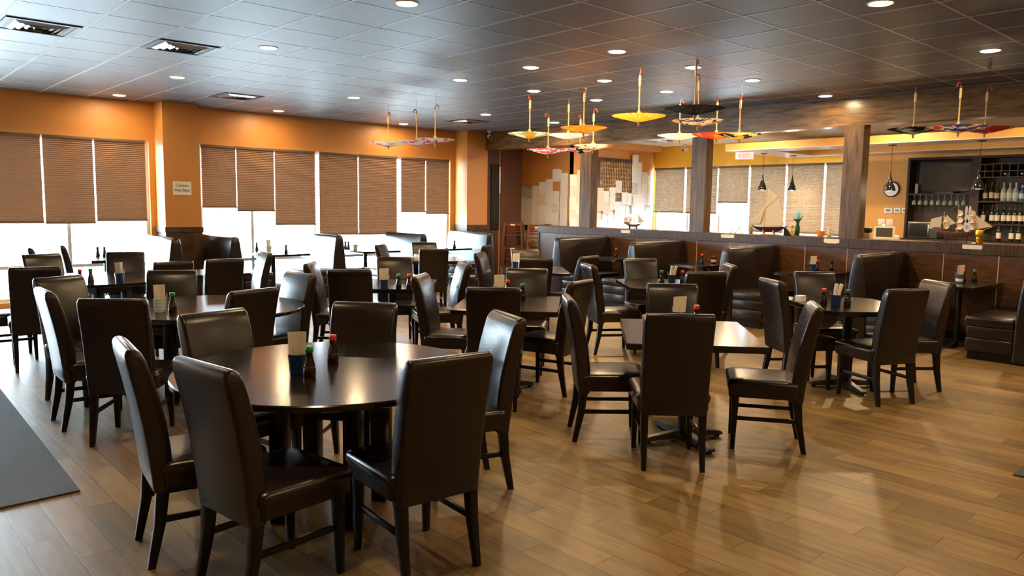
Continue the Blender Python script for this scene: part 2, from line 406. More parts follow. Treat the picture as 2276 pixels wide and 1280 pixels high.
# number: (x of back top, y of back top, facing azimuth, label)
NR = 'nearest round table'; CH = [
(.981, 3.618, -8, 'edge on brown chair at the far left of the %s' % NR),
(1.088, 2.98, 8, 'chair with its back to us at the front left of the %s' % NR),
(1.655, 4.37, -78, 'chair facing us with gold lit top, left far side of the %s' % NR),
(1.928, 2.503, 85, 'large chair, back to us, at the front right of the %s' % NR),
(2.952, 3.287, 162, 'chair shining grey blue at the right of the %s' % NR),
(2.565, 4.215, -141, 'chair facing us behind the two sauce bottles of the %s' % NR),
(3.818, 4.423, 46, 'dark chair with its back to us at the front of the middle square table'),
(5.297, 5.617, -138, 'brown chair facing us on the far side of the middle square table'),
(4.809, 4.423, 108, 'dark chair with slanted back at the right of the middle square table'),
(3.981, 5.618, -51, 'greenish shining chair at the left of the middle square table'),
(3.861, 3.674, -41, 'chair seen edge on with glossy seat at the left of the front square table'),
(3.779, 2.677, 46, 'dark chair with its back to us in front of the front square table'),
(4.931, 2.413, 124, 'chair leaning right, seen side on at the right of the front square table'),
(5.243, 3.804, -139, 'brown chair facing us on the far side of the front square table'),
(6.353, 3.539, -35, 'dark chair at the left of the right hand square table, outer back towards us'),
(7.531, 3.72, -130, 'grey brown chair facing us on the far side of the right hand square table'),
(6.556, 2.439, 66, 'dark chair with its back to us at the front of the right hand square table'),
(7.541, 2.543, 144, 'brownish lit chair at the right of the right hand square table, nearest the booths'),
(2.316, 5.314, 106, 'dark chair with its back to us at the front right of the second round table'),
(3.20, 6.35, 188, 'chair with pale shining front at the right of the second round table'),
(1.375, 5.30, 55, 'large dark chair, back to us, at the front left of the second round table'),
(1.15, 6.115, -1, 'bright rimmed chair seen edge on at the left of the second round table'),
(1.439, 7.076, -65, 'purplish brown chair facing right on the far left side of the second round table'),
(1.476, 8.166, 82, 'dark chair with its back to us at the front of the farthest left round table'),
(1.886, 10.076, -75, 'purplish chair facing us at the far left of the farthest left round table'),
(2.03, 11.55, -6, 'chair seen edge on near the window, leftmost beside the bright panes'),
(2.44, 12.02, 10, 'chair with white glaring back and dark edge at the small table by the left window'),
(2.776, 10.064, -106, 'purplish grey chair facing us on the far side of the farthest left round table'),
(2.37, 7.192, -116, 'brown chair facing us on the far side of the second round table'),
(2.729, 8.235, 97, 'low dark chair back at the front right of the farthest left round table'),
(3.30, 8.319, 88, 'navy dark chair with its back to us at the square table before the window booths'),
(4.18, 9.22, 172, 'chair with white shining front right of the square table before the window booths'),
(3.83, 7.392, -40, 'narrow dark chair with lit inner edge at the left of the centre back square table'),
(3.745, 6.437, 50, 'dark chair with its back to us in front of the centre back square table'),
(5.072, 7.671, -120, 'brown chair facing us behind the cup and bottles of the centre back square table'),
(5.216, 6.518, 155, 'chair with white blue shining front at the right of the centre back square table'),
(6.55, 8.896, 62, 'tall dark chair, back to us, at the square table near the window booths'),
(7.502, 10.466, -115, 'brown chair facing us at the far side of the table near the window booths'),
(6.463, 10.179, -50, 'purplish chair at the left of the square table near the booths by the window'),
(6.525, 7.849, -55, 'dark narrow chair left of the back right square table'),
(7.862, 9.265, 125, 'dark narrow chair at the right of the square table near the booths by the window'),
(7.587, 8.097, -118, 'light brown chair facing us on the far side of the back right square table'),
(6.398, 6.631, 60, 'dark chair with gold lit top edge in front of the back right square table'),
(7.30, 6.585, 101, 'olive grey chair with slanted back at the right of the back right square table'),
(6.277, 5.682, -31, 'chair with bluish lit outer back at the left of the square table before the booths'),
(7.539, 5.965, -120, 'brown chair facing us on the far side of the square table before the booths'),
(6.53, 4.33, 57, 'dark chair with its back to us in front of the square table before the booths'),
(7.683, 4.788, 138, 'small looking chair with lit front at the right of the square table before the booths'),
(1.08, 9.05, -2, 'chair cut off by the left edge of the picture, beside the farthest left round table'),
]
cproto = None
for x, y, az, lb in CH:
    k = (HC-.965)/(HC-.955); x *= k; y *= k
    rz = rad(az-90); ox = x+.309*math.cos(rad(az)); oy = y+.309*math.sin(rad(az))
    if cproto is None:
        cproto = make_chair(lb); cproto.location = (ox, oy, 0); cproto.rotation_euler = (0, 0, rz)
    else: dup(cproto, (ox, oy, 0), rz, lb)

# ================================================================= TABLES
TZ = .75
def round_table(x, y, rz, label, R=.76):
    t = thing('round_table', label, 'table', (x, y, 0), rz)
    b = BM(); lathe(b, [(R-.012, TZ-.032), (R, TZ-.026), (R, TZ-.006), (R-.006, TZ), (0.001, TZ)], 72); obj('tabletop', b, tabletop, t, smooth=30)
    b = BM()
    for s in (-1, 1):
        box(b, s*.225-.012, s*.225+.012, -.225, .225, TZ-.14, TZ-.033); box(b, -.213, .213, s*.225-.012, s*.225+.012, TZ-.14, TZ-.033)
    obj('apron', b, lacquer, t)
    for sx in (-1, 1):
        for sy in (-1, 1): pbox('leg', sx*.19-.04, sx*.19+.04, sy*.19-.04, sy*.19+.04, 0, TZ-.14, m=lacquer, parent=t, bev=.004)
    return t
def square_table(x, y, az, label, w=.86, d=1.06, octo=.0, fr=25, fl=.23):
    t = thing('square_table', label, 'table', (x, y, 0), rad(az-90))
    b = BM(); r = .012
    if octo:
        c = octo; P = [(w/2, d/2-c), (w/2-c, d/2), (-w/2+c, d/2), (-w/2, d/2-c), (-w/2, -d/2+c), (-w/2+c, -d/2), (w/2-c, -d/2), (w/2, -d/2+c)]
    else: P = rrect(w, d, r)
    def sc(k): return [(px*(1-k/w*2), py*(1-k/d*2)) for px, py in P]
    loft(b, [[(px, py, z) for px, py in sc(k)] for z, k in ((TZ-.042, .004), (TZ-.038, 0), (TZ-.005, 0), (TZ, .005))]); obj('tabletop', b, tabletop, t, smooth=30)
    b = BM(); lathe(b, [(.2, TZ-.055), (.2, TZ-.043)], 20); lathe(b, [(.04, .075), (.04, TZ-.055)], 20); obj('pedestal', b, black_metal, t)
    for k in range(4):
        L = fl*1.15 if k % 2 else fl; a = PI/2*k+rad(fr)
        b = BM(); M = Matrix.Rotation(a, 4, 'Z')
        loft(b, [[M @ Vector((px, yy, zz)) for yy, zz in ((-.03, 0.018), (.03, 0.018), (.022, h), (-.022, h))] for px, h in ((.03, .075), (L*.9, .045), (L, .035))])
        lathe(b, [(.02, 0), (.02, .018)], 10, o=tuple(M @ Vector((L-.03, 0, 0)))); obj('foot', b, black_metal, t)
    return t
round_table(1.90, 3.45, rad(38), 'large round dark table nearest to us with a cup and two sauce bottles')
round_table(2.27, 6.13, rad(38), 'second round dark table with a pale striped cup and one green capped bottle')
round_table(2.20, 9.0, rad(30), 'farthest round dark table on the left near the window')
square_table(4.335, 3.01, 42, 'front square table with white reflection on its top, centre right of the picture', fl=.30)
square_table(4.39, 4.87, 43, 'middle square table left of the front square table, with an empty cup holder of menus')
square_table(6.80, 3.02, 50, 'right hand dark table with clipped corners, nearest to the booths', octo=.10, fr=0, fl=.31)
square_table(6.88, 5.14, 50, 'dark table with clipped corners before the middle booth', octo=.10)
square_table(6.98, 7.28, 50, 'back right square table carrying a lone cup of menus')
square_table(4.44, 6.76, 50, 'centre back square table with cup and green and red capped bottles')
square_table(7.02, 9.55, 60, 'square table with gold lit top near the booths by the window')
square_table(3.42, 9.12, 90, 'square table before the window booths on the left', w=.72, d=.76)
square_table(3.07, 12.05, 90, 'small table beside the left window with bottles against the light', w=.6, d=.9)

# ================================================================= BOOTHS
def booth(x, y, az, label, L, H=1.05, seats=(1,), cat_group=None):
    """bench: long axis runs local +y from 0 to L (0 = open end); seats on local -x (seat 1) and/or +x (seat -1)"""
    t = thing('booth_bench', label, 'booth', (x, y, 0), rad(az))
    b = BM(); secs = []
    for z, w in ((0.02, .13), (.45, .125), (.75, .10), (.95, .075), (1.0, .065)):
        secs.append([(px, py, z*H/1.05) for px, py in rrect(w*2, L, .03, 0, L/2)])
    for z, w, s in ((1.03, .055, .01), (1.045, .04, .02), (1.05, .02, .035)):
        secs.append([(px, py, z*H/1.05) for px, py in rrect(w*2, L-2*s, .018, 0, L/2)])
    loft(b, secs); obj('backrest', b, leather, t, smooth=50)
    for s in seats:
        xa, xb = sorted((-s*.13, -s*.60))
        b = BM(); box(b, xa, xb, .004, L, .36, .47, bev=.025); obj('seat', b, leather, t, smooth=60)
        b = BM()
        e0, e1 = sorted((-s*.13, -s*.575)); f0 = e1-.001 if e1 > 0 else e0
        box(b, e0, e1, .01, L, .09, .235, bev=.012); box(b, e0, e1, .012, L, .235, .365, bev=.012); obj('seat_front', b, leather, t, smooth=60)
        b = BM(); box(b, min(-s*.13, -s*.55), max(-s*.13, -s*.55), .03, L, 0, .095); obj('plinth', b, lacquer, t)
    return t
# along the window wall: long axis towards the wall (+y)
for x, sts, lb in ((3.86, (1,), 'booth bench left of the signed column, its back washed out by window light'),
                   (4.74, (-1,), 'navy dark booth bench right of the signed column'),
                   (6.52, (1, -1), 'booth bench with white glaring back in the middle of the window wall'),
                   (8.25, (1, -1), 'purplish topped booth bench behind the centre tables at the window wall'),
                   (9.84, (1,), 'bluish shining booth bench in front of the right window column')):
    booth(x, 11.5, 0, lb, 1.22 if x not in (3.86, 4.74, 9.84) else 1.30, H=1.045, seats=sts)
# along the half wall: long axis towards +x  (rotate -90: local +y -> +x, local -x -> +y)
for y, lb in ((9.02, 'dark booth bench farthest along the panelled half wall'), (7.42, 'dark booth bench second farthest along the panelled half wall'),
              (5.80, 'dark booth bench in the middle of the panelled half wall'), (4.0, 'tall dark booth bench behind the right hand table with clipped corners'),
              (2.22, 'brown booth bench cut off by the right edge of the picture')):
    booth(9.17, y, -90, lb, 1.31, H=1.06, seats=(1, -1))
def booth_table(x, y, rz, label, w=.70, d=1.15):
    t = thing('booth_table', label, 'table', (x, y, 0), rad(rz))
    b = BM(); P = rrect(w, d, .03); loft(b, [[(px, py, z) for px, py in P] for z in (TZ-.034, TZ)]); obj('tabletop', b, tabletop, t, smooth=30)
    b = BM(); lathe(b, [(.036, .03), (.036, TZ-.034)], 16, o=(0, .0, 0)); obj('pedestal', b, black_metal, t)
    for k in range(4):
        M = Matrix.Rotation(PI/2*k+PI/4*0, 4, 'Z'); b = BM()
        loft(b, [[M @ Vector((px, yy, zz)) for yy, zz in ((-.025, 0), (.025, 0), (.02, h), (-.02, h))] for px, h in ((0.03, .06), (.20, .03))]); obj('foot', b, black_metal, t)
    return t
booth_table(5.63, 12.15, 0, 'booth table against the bright window between the navy and the glaring booth', .76, 1.2)
booth_table(7.40, 12.15, 0, 'booth table behind the centre, below the lowest hanging blinds', .76, 1.2)
booth_table(9.05, 12.12, 0, 'booth table with one green bottle before the bluish shining booth', .72, 1.2)
for y, lb in ((8.22, 'booth table at the farthest booth of the half wall'), (6.62, 'booth table with red bottle and small dark pot at the half wall'),
              (4.90, 'booth table with menu stand and two bottles at the half wall'), (3.12, 'booth table with blue white cup at the half wall, nearest the right edge')):
    booth_table(9.92, y, 90, lb, .62, 1.05)

# ================================================================= CONDIMENTS
def bottle(name, label, cap):
    t = thing(name, label, 'bottle')
    b = BM(); lathe(b, [(.026, 0), (.030, .004), (.031, .018), (.029, .045), (.021, .078), (.0165, .095), (.016, .118), (.0175, .120)], 20); gb_ = obj('glass_body', b, glass_dark, t, smooth=50)
    b = BM(); lathe(b, [(.0165, .118), (.019, .121), (.019, .133), (.0185, .146), (.016, .148)], 20); obj('cap', b, cap, t, smooth=50)
    b = BM(); lathe(b, [(.0300, .030), (.0283, .053)], 20, cap=False); obj('label_band', b, mat('label_print', (.05, .035, .02), .5, noise=(300, .9)), gb_)
    return t
PB = {}
def put_bottle(kind, x, y, z, label, grp='soy sauce bottles on the tables'):
    nm = {'r': 'sauce_bottle', 'g': 'sauce_bottle', 'd': 'sauce_bottle'}[kind]; cap = {'r': red_cap, 'g': green_cap, 'd': lacquer}[kind]
    if kind not in PB:
        t = bottle(nm, label, cap); t.location = (x, y, z+.0006); t['group'] = grp; PB[kind] = t; return t
    return dup(PB[kind], (x, y, z+.0006), random.uniform(0, 6), label, grp)
def cup(kind, x, y, z, label, az=0, menu=True, rolled=False):
    t = thing('utensil_cup', label, 'cup', (x, y, z+.0005), rad(az), 'cups of menus and chopsticks on the tables')
    m = {'b': blue_cup, 's': mat('striped_cup', (.42, .55, .50), .4), 'w': mat('blue_white_cup', (.05, .10, .25), .3)}[kind]
    b = BM(); lathe(b, [(.034, 0), (.037, .002), (.046, .100), (.043, .100), (.035, .008), (.001, .008)], 24); vs_o = obj('vessel', b, m, t, smooth=50)
    if kind == 's':
        b = BM()
        for zz in (.025, .05, .075):
            r = .0375+.009*zz/.1; lathe(b, [(r+.0006, zz), (r+.0014, zz+.010)], 24, cap=False)
        obj('stripe', b, mat('stripe_pale', (.62, .70, .62), .5), vs_o)
    if kind == 'w':
        b = BM(); lathe(b, [(.0390, .018), (.0425, .052)], 24, cap=False); obj('stripe', b, white, vs_o)
    if menu:
        b = BM(); n = 6
        a = [(-.042+.084*i/n, .012*math.sin(PI*i/n), .03) for i in range(n+1)]
        lo = [b.verts.new(p) for p in a]; hi = [b.verts.new((p[0]*1.12+.004, p[1]-.012, .205+.006*i/n)) for i, p in enumerate(a)]
        for i in range(n): b.faces.new((lo[i], lo[i+1], hi[i+1], hi[i]))
        r = bmesh.ops.extrude_face_region(b, geom=b.faces[:]); bmesh.ops.translate(b, vec=(0, .0022, 0), verts=[v for v in r['geom'] if isinstance(v, bmesh.types.BMVert)])
        obj('menu_card', b, paper_warm, t, smooth=60)
    if rolled:
        for dx, tl in ((-.012, .01), (.014, .03)):
            b = BM(); tube(b, [(dx, 0, .02), (dx+tl*.3, .0, .12), (dx+tl, -.004, .195)], .016, 10); obj('napkin_roll', b, paper, t, smooth=60)
    b = BM()
    for k in range(4):
        a = 2.1*k+.4; tube(b, [(.015*math.cos(a), .015*math.sin(a), .012), (.055*math.cos(a), .055*math.sin(a)*.7, .125+.006*k)], .0022, 5)
    obj('chopsticks', b, wood_light, t)
    return t
CU = [
('b', 1.70, 3.42, 'navy cup holding a tall cream menu on the nearest round table', 40, True, False),
('s', 1.874, 5.975, 'pale striped cup with menu on the second round table', 40, True, False),
('b', 2.24, 8.35, 'dark cup with menu at the front of the farthest left round table', 30, True, False),
('b', 4.557, 5.20, 'cup with menu on the middle square table', 40, True, False),
('b', 4.50, 3.20, 'cup with menu behind the chair back on the front square table', 50, True, False),
('b', 6.54, 3.02, 'blue cup with white rolled napkins on the right hand table', 50, False, True),
('b', 4.06, 6.33, 'blue cup with menu and spread chopsticks on the centre back square table', 40, True, False),
('b', 6.80, 7.43, 'cup with menu on the back right square table, standing alone', 40, True, False),
('b', 6.95, 5.05, 'blue cup with white rolled napkins on the table before the middle booth', 50, False, True),
('w', 9.96, 3.14, 'blue cup with white band and narrow menu on the booth table nearest the right edge', 60, True, False),
('b', 10.01, 4.97, 'blue cup with printed menu on the booth table with two bottles', 60, True, False),
('s', 5.56, 12.15, 'pale cup glaring against the window on the left booth table', 30, True, False),
('s', 7.15, 12.07, 'patterned pale cup on the booth table below the lowest blinds', 30, False, False)]
for k, x, y, lb, az, mn, rl in CU: cup(k, x, y, TZ, lb, az-90, mn, rl)
BO = [('g', 1.716, 3.328, 'green capped soy sauce bottle beside the navy cup on the nearest round table'), ('r', 1.963, 3.548, 'red capped soy sauce bottle on the nearest round table'),
('g', 1.950, 5.93, 'green capped sauce bottle beside the striped cup'),
('r', 1.90, 8.42, 'red capped bottle against the light on the farthest left round table'), ('g', 2.00, 8.44, 'bottle with pale cap beside the red capped one on the farthest left round table'),
('r', 4.707, 5.25, 'red capped bottle beside the menu on the middle square table'), ('g', 4.60, 4.93, 'green capped bottle at the front of the middle square table'),
('r', 4.60, 3.12, 'red capped bottle mostly hidden behind the chair back on the front square table'),
('r', 6.521, 3.12, 'red capped bottle left of the napkins on the right hand table'), ('g', 6.61, 2.95, 'green capped bottle right of the napkins on the right hand table'),
('g', 4.21, 6.30, 'green capped bottle on the centre back square table'), ('r', 4.31, 6.26, 'red capped bottle on the centre back square table, partly behind a chair'),
('g', 6.858, 5.12, 'green capped bottle left of the napkins on the table before the middle booth'), ('r', 7.02, 4.96, 'red capped bottle right of the napkins on the table before the middle booth'),
('g', 10.25, 3.07, 'green capped bottle on the booth table nearest the right edge'), ('r', 10.15, 3.16, 'red capped bottle on the booth table nearest the right edge'),
('r', 10.20, 5.0, 'red capped bottle beside the printed menu on the booth table'), ('d', 10.33, 4.86, 'dark capped bottle alone at the wall on the booth table with printed menu'),
('r', 9.874, 6.64, 'red capped bottle on the booth table with the small pot'), ('r', 9.872, 8.32, 'small reddish bottle on the farthest half wall booth table'),
('g', 5.559, 12.62, 'green capped bottle nearest the glass on the left window booth table'), ('d', 5.647, 11.70, 'dark bottle at the room end of the left window booth table'),
('g', 9.067, 11.66, 'green bottle on the booth table before the bluish shining booth'),
('d', 3.02, 12.30, 'dark bottle against the light on the small table beside the left window'), ('g', 3.12, 12.34, 'green capped bottle against the light on the small table beside the left window'),
('d', 7.05, 12.25, 'left dark bottle on the booth table below the lowest blinds'), ('d', 7.13, 12.28, 'second dark bottle on the booth table below the lowest blinds')]
for k, x, y, lb in BO: put_bottle(k, x, y, TZ, lb)
t = thing('chili_pot', 'small dark pot with pale label and spoon on the half wall booth table', 'pot', (10.10, 6.58, TZ+.0005))
b = BM(); lathe(b, [(.036, 0), (.040, .004), (.046, .085), (.048, .092), (.044, .092), (.040, .085), (.001, .08)], 20); obj('pot_body', b, lacquer, t, smooth=50)
b = BM(); lathe(b, [(.0416, .02), (.0446, .062)], 20, cap=False); obj('label_band', b, mat('pot_label', (.6, .3, .2), .6), t)
b = BM(); tube(b, [(0, 0, .06), (-.02, .01, .13)], .003, 6); obj('spoon', b, wood_light, t)
t = thing('napkin', 'white folded napkin on the square table near the booths by the window', 'napkin', (7.05, 9.95, TZ+.001))
b = BM(); prism(b, [(-.11, -.05), (.10, -.06), (.12, .05), (-.09, .06)], 0, .004); loft(b, [[(-.1, -.04, .004), (.0, -.05, .004), (.01, .05, .004), (-.09, .05, .004)], [(-.08, -.03, .05), (-.05, -.04, .045), (-.04, .04, .045), (-.07, .05, .05)]]); obj('fold', b, paper, t)
b = BM(); box(b, -.045, .045, -.03, .03, 0, .05); o = obj('sugar_box', b, paper, None, (6.65, 3.40, TZ+.0005)); tag(o, 'small white box at the left corner of the right hand table', 'box')

# ================================================================= PAPER PARASOLS
def parasol(x, y, z, cols, R, label, tilt=0, hook_a=0.0):
    """hung upside down: rim level z, apex below, shaft and red hook above"""
    t = thing('paper_parasol', label, 'parasol', (x, y, z), hook_a, 'paper parasols hanging from the ceiling')
    key = 'parasol_paper_%s' % '_'.join('%d' % int(c*99) for cc in cols for c in cc)
    if key not in MATS:
        m = bpy.data.materials.new(key); m.use_nodes = True; nt = m.node_tree
        for n in list(nt.nodes): nt.nodes.remove(n)
        out = N(m, 'ShaderNodeOutputMaterial'); d = N(m, 'ShaderNodeBsdfDiffuse'); tr = N(m, 'ShaderNodeBsdfTranslucent'); mx = N(m, 'ShaderNodeMixShader'); mx.inputs[0].default_value = .45
        tc = N(m, 'ShaderNodeTexCoord'); nz = N(m, 'ShaderNodeTexNoise'); nz.inputs['Scale'].default_value = 6.5; nz.inputs['Detail'].default_value = 2
        Lk(m, tc.outputs['Object'], nz.inputs['Vector']); rp = N(m, 'ShaderNodeValToRGB'); rp.color_ramp.interpolation = 'CONSTANT'
        e = rp.color_ramp.elements; e[0].position = 0; e[0].color = (*cols[0], 1); e[1].position = .49; e[1].color = (*cols[1], 1)
        if len(cols) > 2: q = e.new(.575); q.color = (*cols[2], 1)
        Lk(m, nz.outputs[0], rp.inputs[0]); Lk(m, rp.outputs[0], d.inputs[0]); Lk(m, rp.outputs[0], tr.inputs[0])
        Lk(m, d.outputs[0], mx.inputs[1]); Lk(m, tr.outputs[0], mx.inputs[2]); Lk(m, mx.outputs[0], out.inputs[0]); MATS[key] = m
    n = 24; b = BM(); rings = []
    for r, zz in ((.012, -.062), (R*.35, -.043), (R*.7, -.020), (R, 0)):
        rings.append([b.verts.new((r*math.cos(2*PI*i/(2*n))*(1 if i % 2 == 0 else .985), r*math.sin(2*PI*i/(2*n))*(1 if i % 2 == 0 else .985), zz+(0 if i % 2 == 0 else .004*r/R))) for i in range(2*n)])
    for a, c in zip(rings, rings[1:]):
        for i in range(2*n): b.faces.new((a[i], a[(i+1) % (2*n)], c[(i+1) % (2*n)], c[i]))
    cn_ = obj('canopy', b, MATS[key], t, smooth=0)
    b = BM()
    for i in range(n):
        a = 2*PI*i/n; tube(b, [(.012*math.cos(a), .012*math.sin(a), -.058), (R*1.015*math.cos(a), R*1.015*math.sin(a), .004)], .0022, 4)
    for i in range(0, n, 2):
        a = 2*PI*i/n; tube(b, [(.014*math.cos(a), .014*math.sin(a), .035), (R*.5*math.cos(a), R*.5*math.sin(a), -.028)], .0018, 4)
    obj('ribs', b, wood_light if max(cols[0]) > .1 else lacquer, cn_)
    b = BM(); lathe(b, [(.004, -.105), (.011, -.09), (.013, -.062), (.02, -.055), (.0075, -.04), (.0075, .31)], 10); lathe(b, [(.02, 0.0), (.024, .02), (.011, .055)], 12); sh_ = obj('shaft', b, wood_light, t, smooth=50)
    b = BM(); lathe(b, [(.0125, .30), (.0135, .31), (.0125, .395), (.010, .40)], 12); obj('grip', b, mat('grip_cream', (.82, .68, .35), .45), sh_, smooth=50)
    b = BM(); tube(b, [(0, 0, .395), (0, 0, .43), (.008, 0, .452), (.024, 0, .460), (.038, 0, .452), (.044, 0, .435), (.044, 0, .415)], .007, 8); obj('hook_handle', b, hook_red, t, smooth=60)
    L = CE-z-.006
    if L > .46:
        b = BM(); tube(b, [(.008, 0, .452), (.004, 0, L)], .0012, 4); obj('thread', b, thread_m, t)
    return t
cr = (.85, .72, .55); wh = (.85, .84, .86); pk = (.55, .12, .22); og = (.95, .27, .02); rd = (.75, .07, .04); bl = (.03, .03, .035); yw = (.95, .42, .03); bu = (.62, .72, .90); gn = (.25, .45, .2); nv = (.06, .09, .25)
PR = [(6.558, 10.087, 2.5, (wh, bu, pk), .285, 'pale lilac parasol, leftmost of the three pale ones by the window'),
(6.60, 9.40, 2.49, (wh, pk, wh), .285, 'white and magenta parasol, middle of the three pale ones by the window'),
(6.336, 8.59, 2.46, (wh, pk, bu), .27, 'white pinkish parasol, rightmost of the three pale ones by the window'),
(6.50, 6.89, 2.45, (wh, gn, yw), .26, 'white and green parasol hanging left above the dark beam end'),
(7.47, 7.17, 2.52, (bu, wh, bu), .275, 'plain pale blue parasol left of the orange one'),
(6.763, 6.247, 2.5, (og, og, (.9, .35, .05)), .27, 'plain deep orange parasol with the tallest shaft of the left group'),
(7.059, 7.132, 2.3, (pk, wh, nv), .27, 'lowest parasol, white purple and red, in front of the brown wall'),
(7.45, 6.71, 2.36, (wh, (.9, .6, .45), rd), .24, 'cream parasol with a red corner, low above the first post'),
(7.80, 7.26, 2.36, (pk, wh, bl), .24, 'small purplish parasol half hidden behind the cream one by the first post'),
(6.261, 5.027, 2.5, (yw, (.95, .5, .08), yw), .27, 'bright yellow orange parasol in the middle of the picture'),
(6.22, 4.33, 2.515, (bl, (.05, .05, .045), bl), .28, 'black parasol hanging highest of the central group'),
(6.70, 4.62, 2.46, (cr, nv, (.8, .4, .1)), .26, 'cream parasol with dark floral pattern right under the black one'),
(8.517, 6.153, 2.53, (cr, (.9, .75, .5), cr), .285, 'plain cream parasol low in front of the beam, left of the red one'),
(8.432, 5.535, 2.5, (rd, (.9, .16, .05), og), .30, 'orange red parasol in front of the middle post'),
(8.14, 5.03, 2.45, (bl, yw, cr), .255, 'black and yellow patterned parasol right of the red one'),
(9.236, 3.498, 2.5, (bl, (.2, .25, .22), cr), .27, 'dark grey green parasol, leftmost of the three at the right'),
(8.997, 2.96, 2.47, (nv, cr, rd), .29, 'blue cream and red patterned parasol, middle of the three at the right'),
(9.83, 2.96, 2.52, (rd, (.6, .1, .1), cr), .29, 'red patterned parasol, rightmost of the three at the right')]
for i, (x, y, z, c, R, lb) in enumerate(PR): parasol(x, y, z, c, R, lb, hook_a=(.3, 2.6, -.8, 1.2, 4.0)[i % 5])

# ================================================================= DOWNLIGHTS
def downlight(x, y, z, label, grp='round recessed downlights in the black ceiling', R=.085, ln='downlight_beam', k=1.0):
    t = thing('downlight', label, 'ceiling light', (x, y, z), 0, grp)
    b = BM()
    lathe(b, [(R+.006, -.007), (R+.010, -.001), (R-.002, -.001), (R-.004, -.007)], 32, cap=False); obj('trim_ring', b, white, t)
    b = BM(); lathe(b, [(.0005, -.013), (R*.6, -.0125), (R-.012, -.0105), (R-.005, -.007), (R-.005, -.002), (.0005, -.002)], 32); obj('lens', b, lampglow, t)
    ld = bpy.data.lights.get(ln) or bpy.data.lights.new(ln, 'AREA')
    ld.shape = 'DISK'; ld.size = .15; ld.color = (1.0, .69, .37)
    ld.energy = LAMP_W*k
    lo = bpy.data.objects.new('lamp', ld); C.objects.link(lo); lo.parent = t; lo.location = (0, 0, -.02)
    return t
DL = [(3.42, 5.0, 'downlight cut by the top edge, above the nearest round table'), (3.41, 7.37, 'downlight right of the second ceiling vent in the pale ceiling area'),
(3.41, 9.93, 'faint downlight between the second vent and the signed column'), (3.38, 12.25, 'small downlight near the window wall left of the signed column'),
(5.82, 12.25, 'small downlight near the window wall right of the signed column'), (5.84, 9.87, 'downlight above and left of the three pale parasols'),
(8.37, 12.35, 'small downlight behind the three pale parasols'), (5.92, 7.52, 'downlight above the white and green parasol, to its left'),
(8.42, 10.0, 'small downlight directly above the farthest ceiling vent'), (5.92, 6.27, 'downlight in a paler tile, left one of the upper centre pair'),
(7.14, 7.50, 'downlight directly above the white and green parasol'), (5.90, 5.03, 'bright downlight upper left of the yellow orange parasol'),
(7.14, 6.27, 'downlight directly left of the yellow orange parasol hook'), (8.34, 7.47, 'small downlight above the cream parasol with red corner'),
(10.05, 10.0, 'smallest downlight just above the beam behind the orange parasol'), (7.11, 4.99, 'downlight directly above the black parasol'),
(8.34, 6.25, 'downlight between the yellow orange and the black parasol'), (8.29, 4.98, 'downlight upper right of the black and yellow parasol'),
(10.06, 4.95, 'downlight touching the beam above the thick post'), (5.87, 2.51, 'big downlight cut by the top edge at the right'),
(8.26, 2.49, 'bright downlight at the upper right corner of the picture')]
for x, y, lb in DL: downlight(x, y, CE, lb)
for x, y in ((3.42, .05), (5.87, .05), (8.3, .05), (1.0, 2.5), (3.42, 2.5), (1.0, 5.0), (5.9, -2.3), (2.0, -2.3), (9.6, -1.5)): downlight(x, y, CE, 'round recessed downlight in the ceiling around and behind the camera')
for x, y, lb in ((11.7, 7.30, 'downlight in the pale bar ceiling right of the middle post'), (11.7, 4.9, 'small downlight in the bar ceiling left of the thick post'), (11.7, 2.6, 'downlight in the bar ceiling beyond the right parasols'), (11.4, 9.9, 'downlight in the bar ceiling hidden behind the beam')):
    downlight(x, y, 2.99, lb, grp='downlights in the bar ceiling', ln='bar_downlight_beam', k=3.6)

# ================================================================= CEILING VENTS
def vent(x, y, w, d, label, z=CE):
    t = thing('ceiling_vent', label, 'vent', (x, y, z))
    b = BM(); ring_box(b, -w/2, w/2, -d/2, d/2, -w/2+.035, w/2-.035, -d/2+.035, d/2-.035, -.012, -.004); obj('frame', b, black_metal, t)
    b = BM(); box(b, -w/2+.036, w/2-.036, -d/2+.036, d/2-.036, -.0065, -.005); obj('backing', b, mat('vent_dark', (.01, .01, .01), .5), t)
    for k, s in enumerate((.40, .29, .18, .07)):
        b = BM(); sx, sy = s*w/.61, s*d/.61
        for a, c in (((-sx*.55, -sy*.55), (sx*.55, -sy*.55)), ((sx*.55, -sy*.55), (sx*.55, sy*.55)), ((sx*.55, sy*.55), (-sx*.55, sy*.55)), ((-sx*.55, sy*.55), (-sx*.55, -sy*.55))):
            A = Vector((*a, -.007)); B_ = Vector((*c, -.007)); cA = A*.82; cB = B_*.82; cA.z = cB.z = -.022
            f = quad(b, [A, B_, cB, cA])
        r = bmesh.ops.extrude_face_region(b, geom=b.faces[:]); bmesh.ops.translate(b, vec=(0, 0, -.0015), verts=[v for v in r['geom'] if isinstance(v, bmesh.types.BMVert)])
        obj('louvre', b, steel, t, smooth=0)
    return t
for x, y, lb in ((1.59, 8.20, 'large louvred ceiling vent at the upper left edge'), (2.77, 7.95, 'square ceiling vent with black frame near the top left'),
                 (4.58, 10.85, 'ceiling vent above the first blinds right of the signed column'), (8.88, 10.95, 'farthest ceiling vent, before the right window column')):
    gx = X0g+.61*(math.floor((x-X0g)/.61)+.5); gy = Y0g+.61*(math.floor((y-Y0g)/.61)+.5); vent(gx, gy, .575, .575, lb)
vent(13.3, 10.2, .5, .5, 'dark vent in the pale bar ceiling', 2.99)

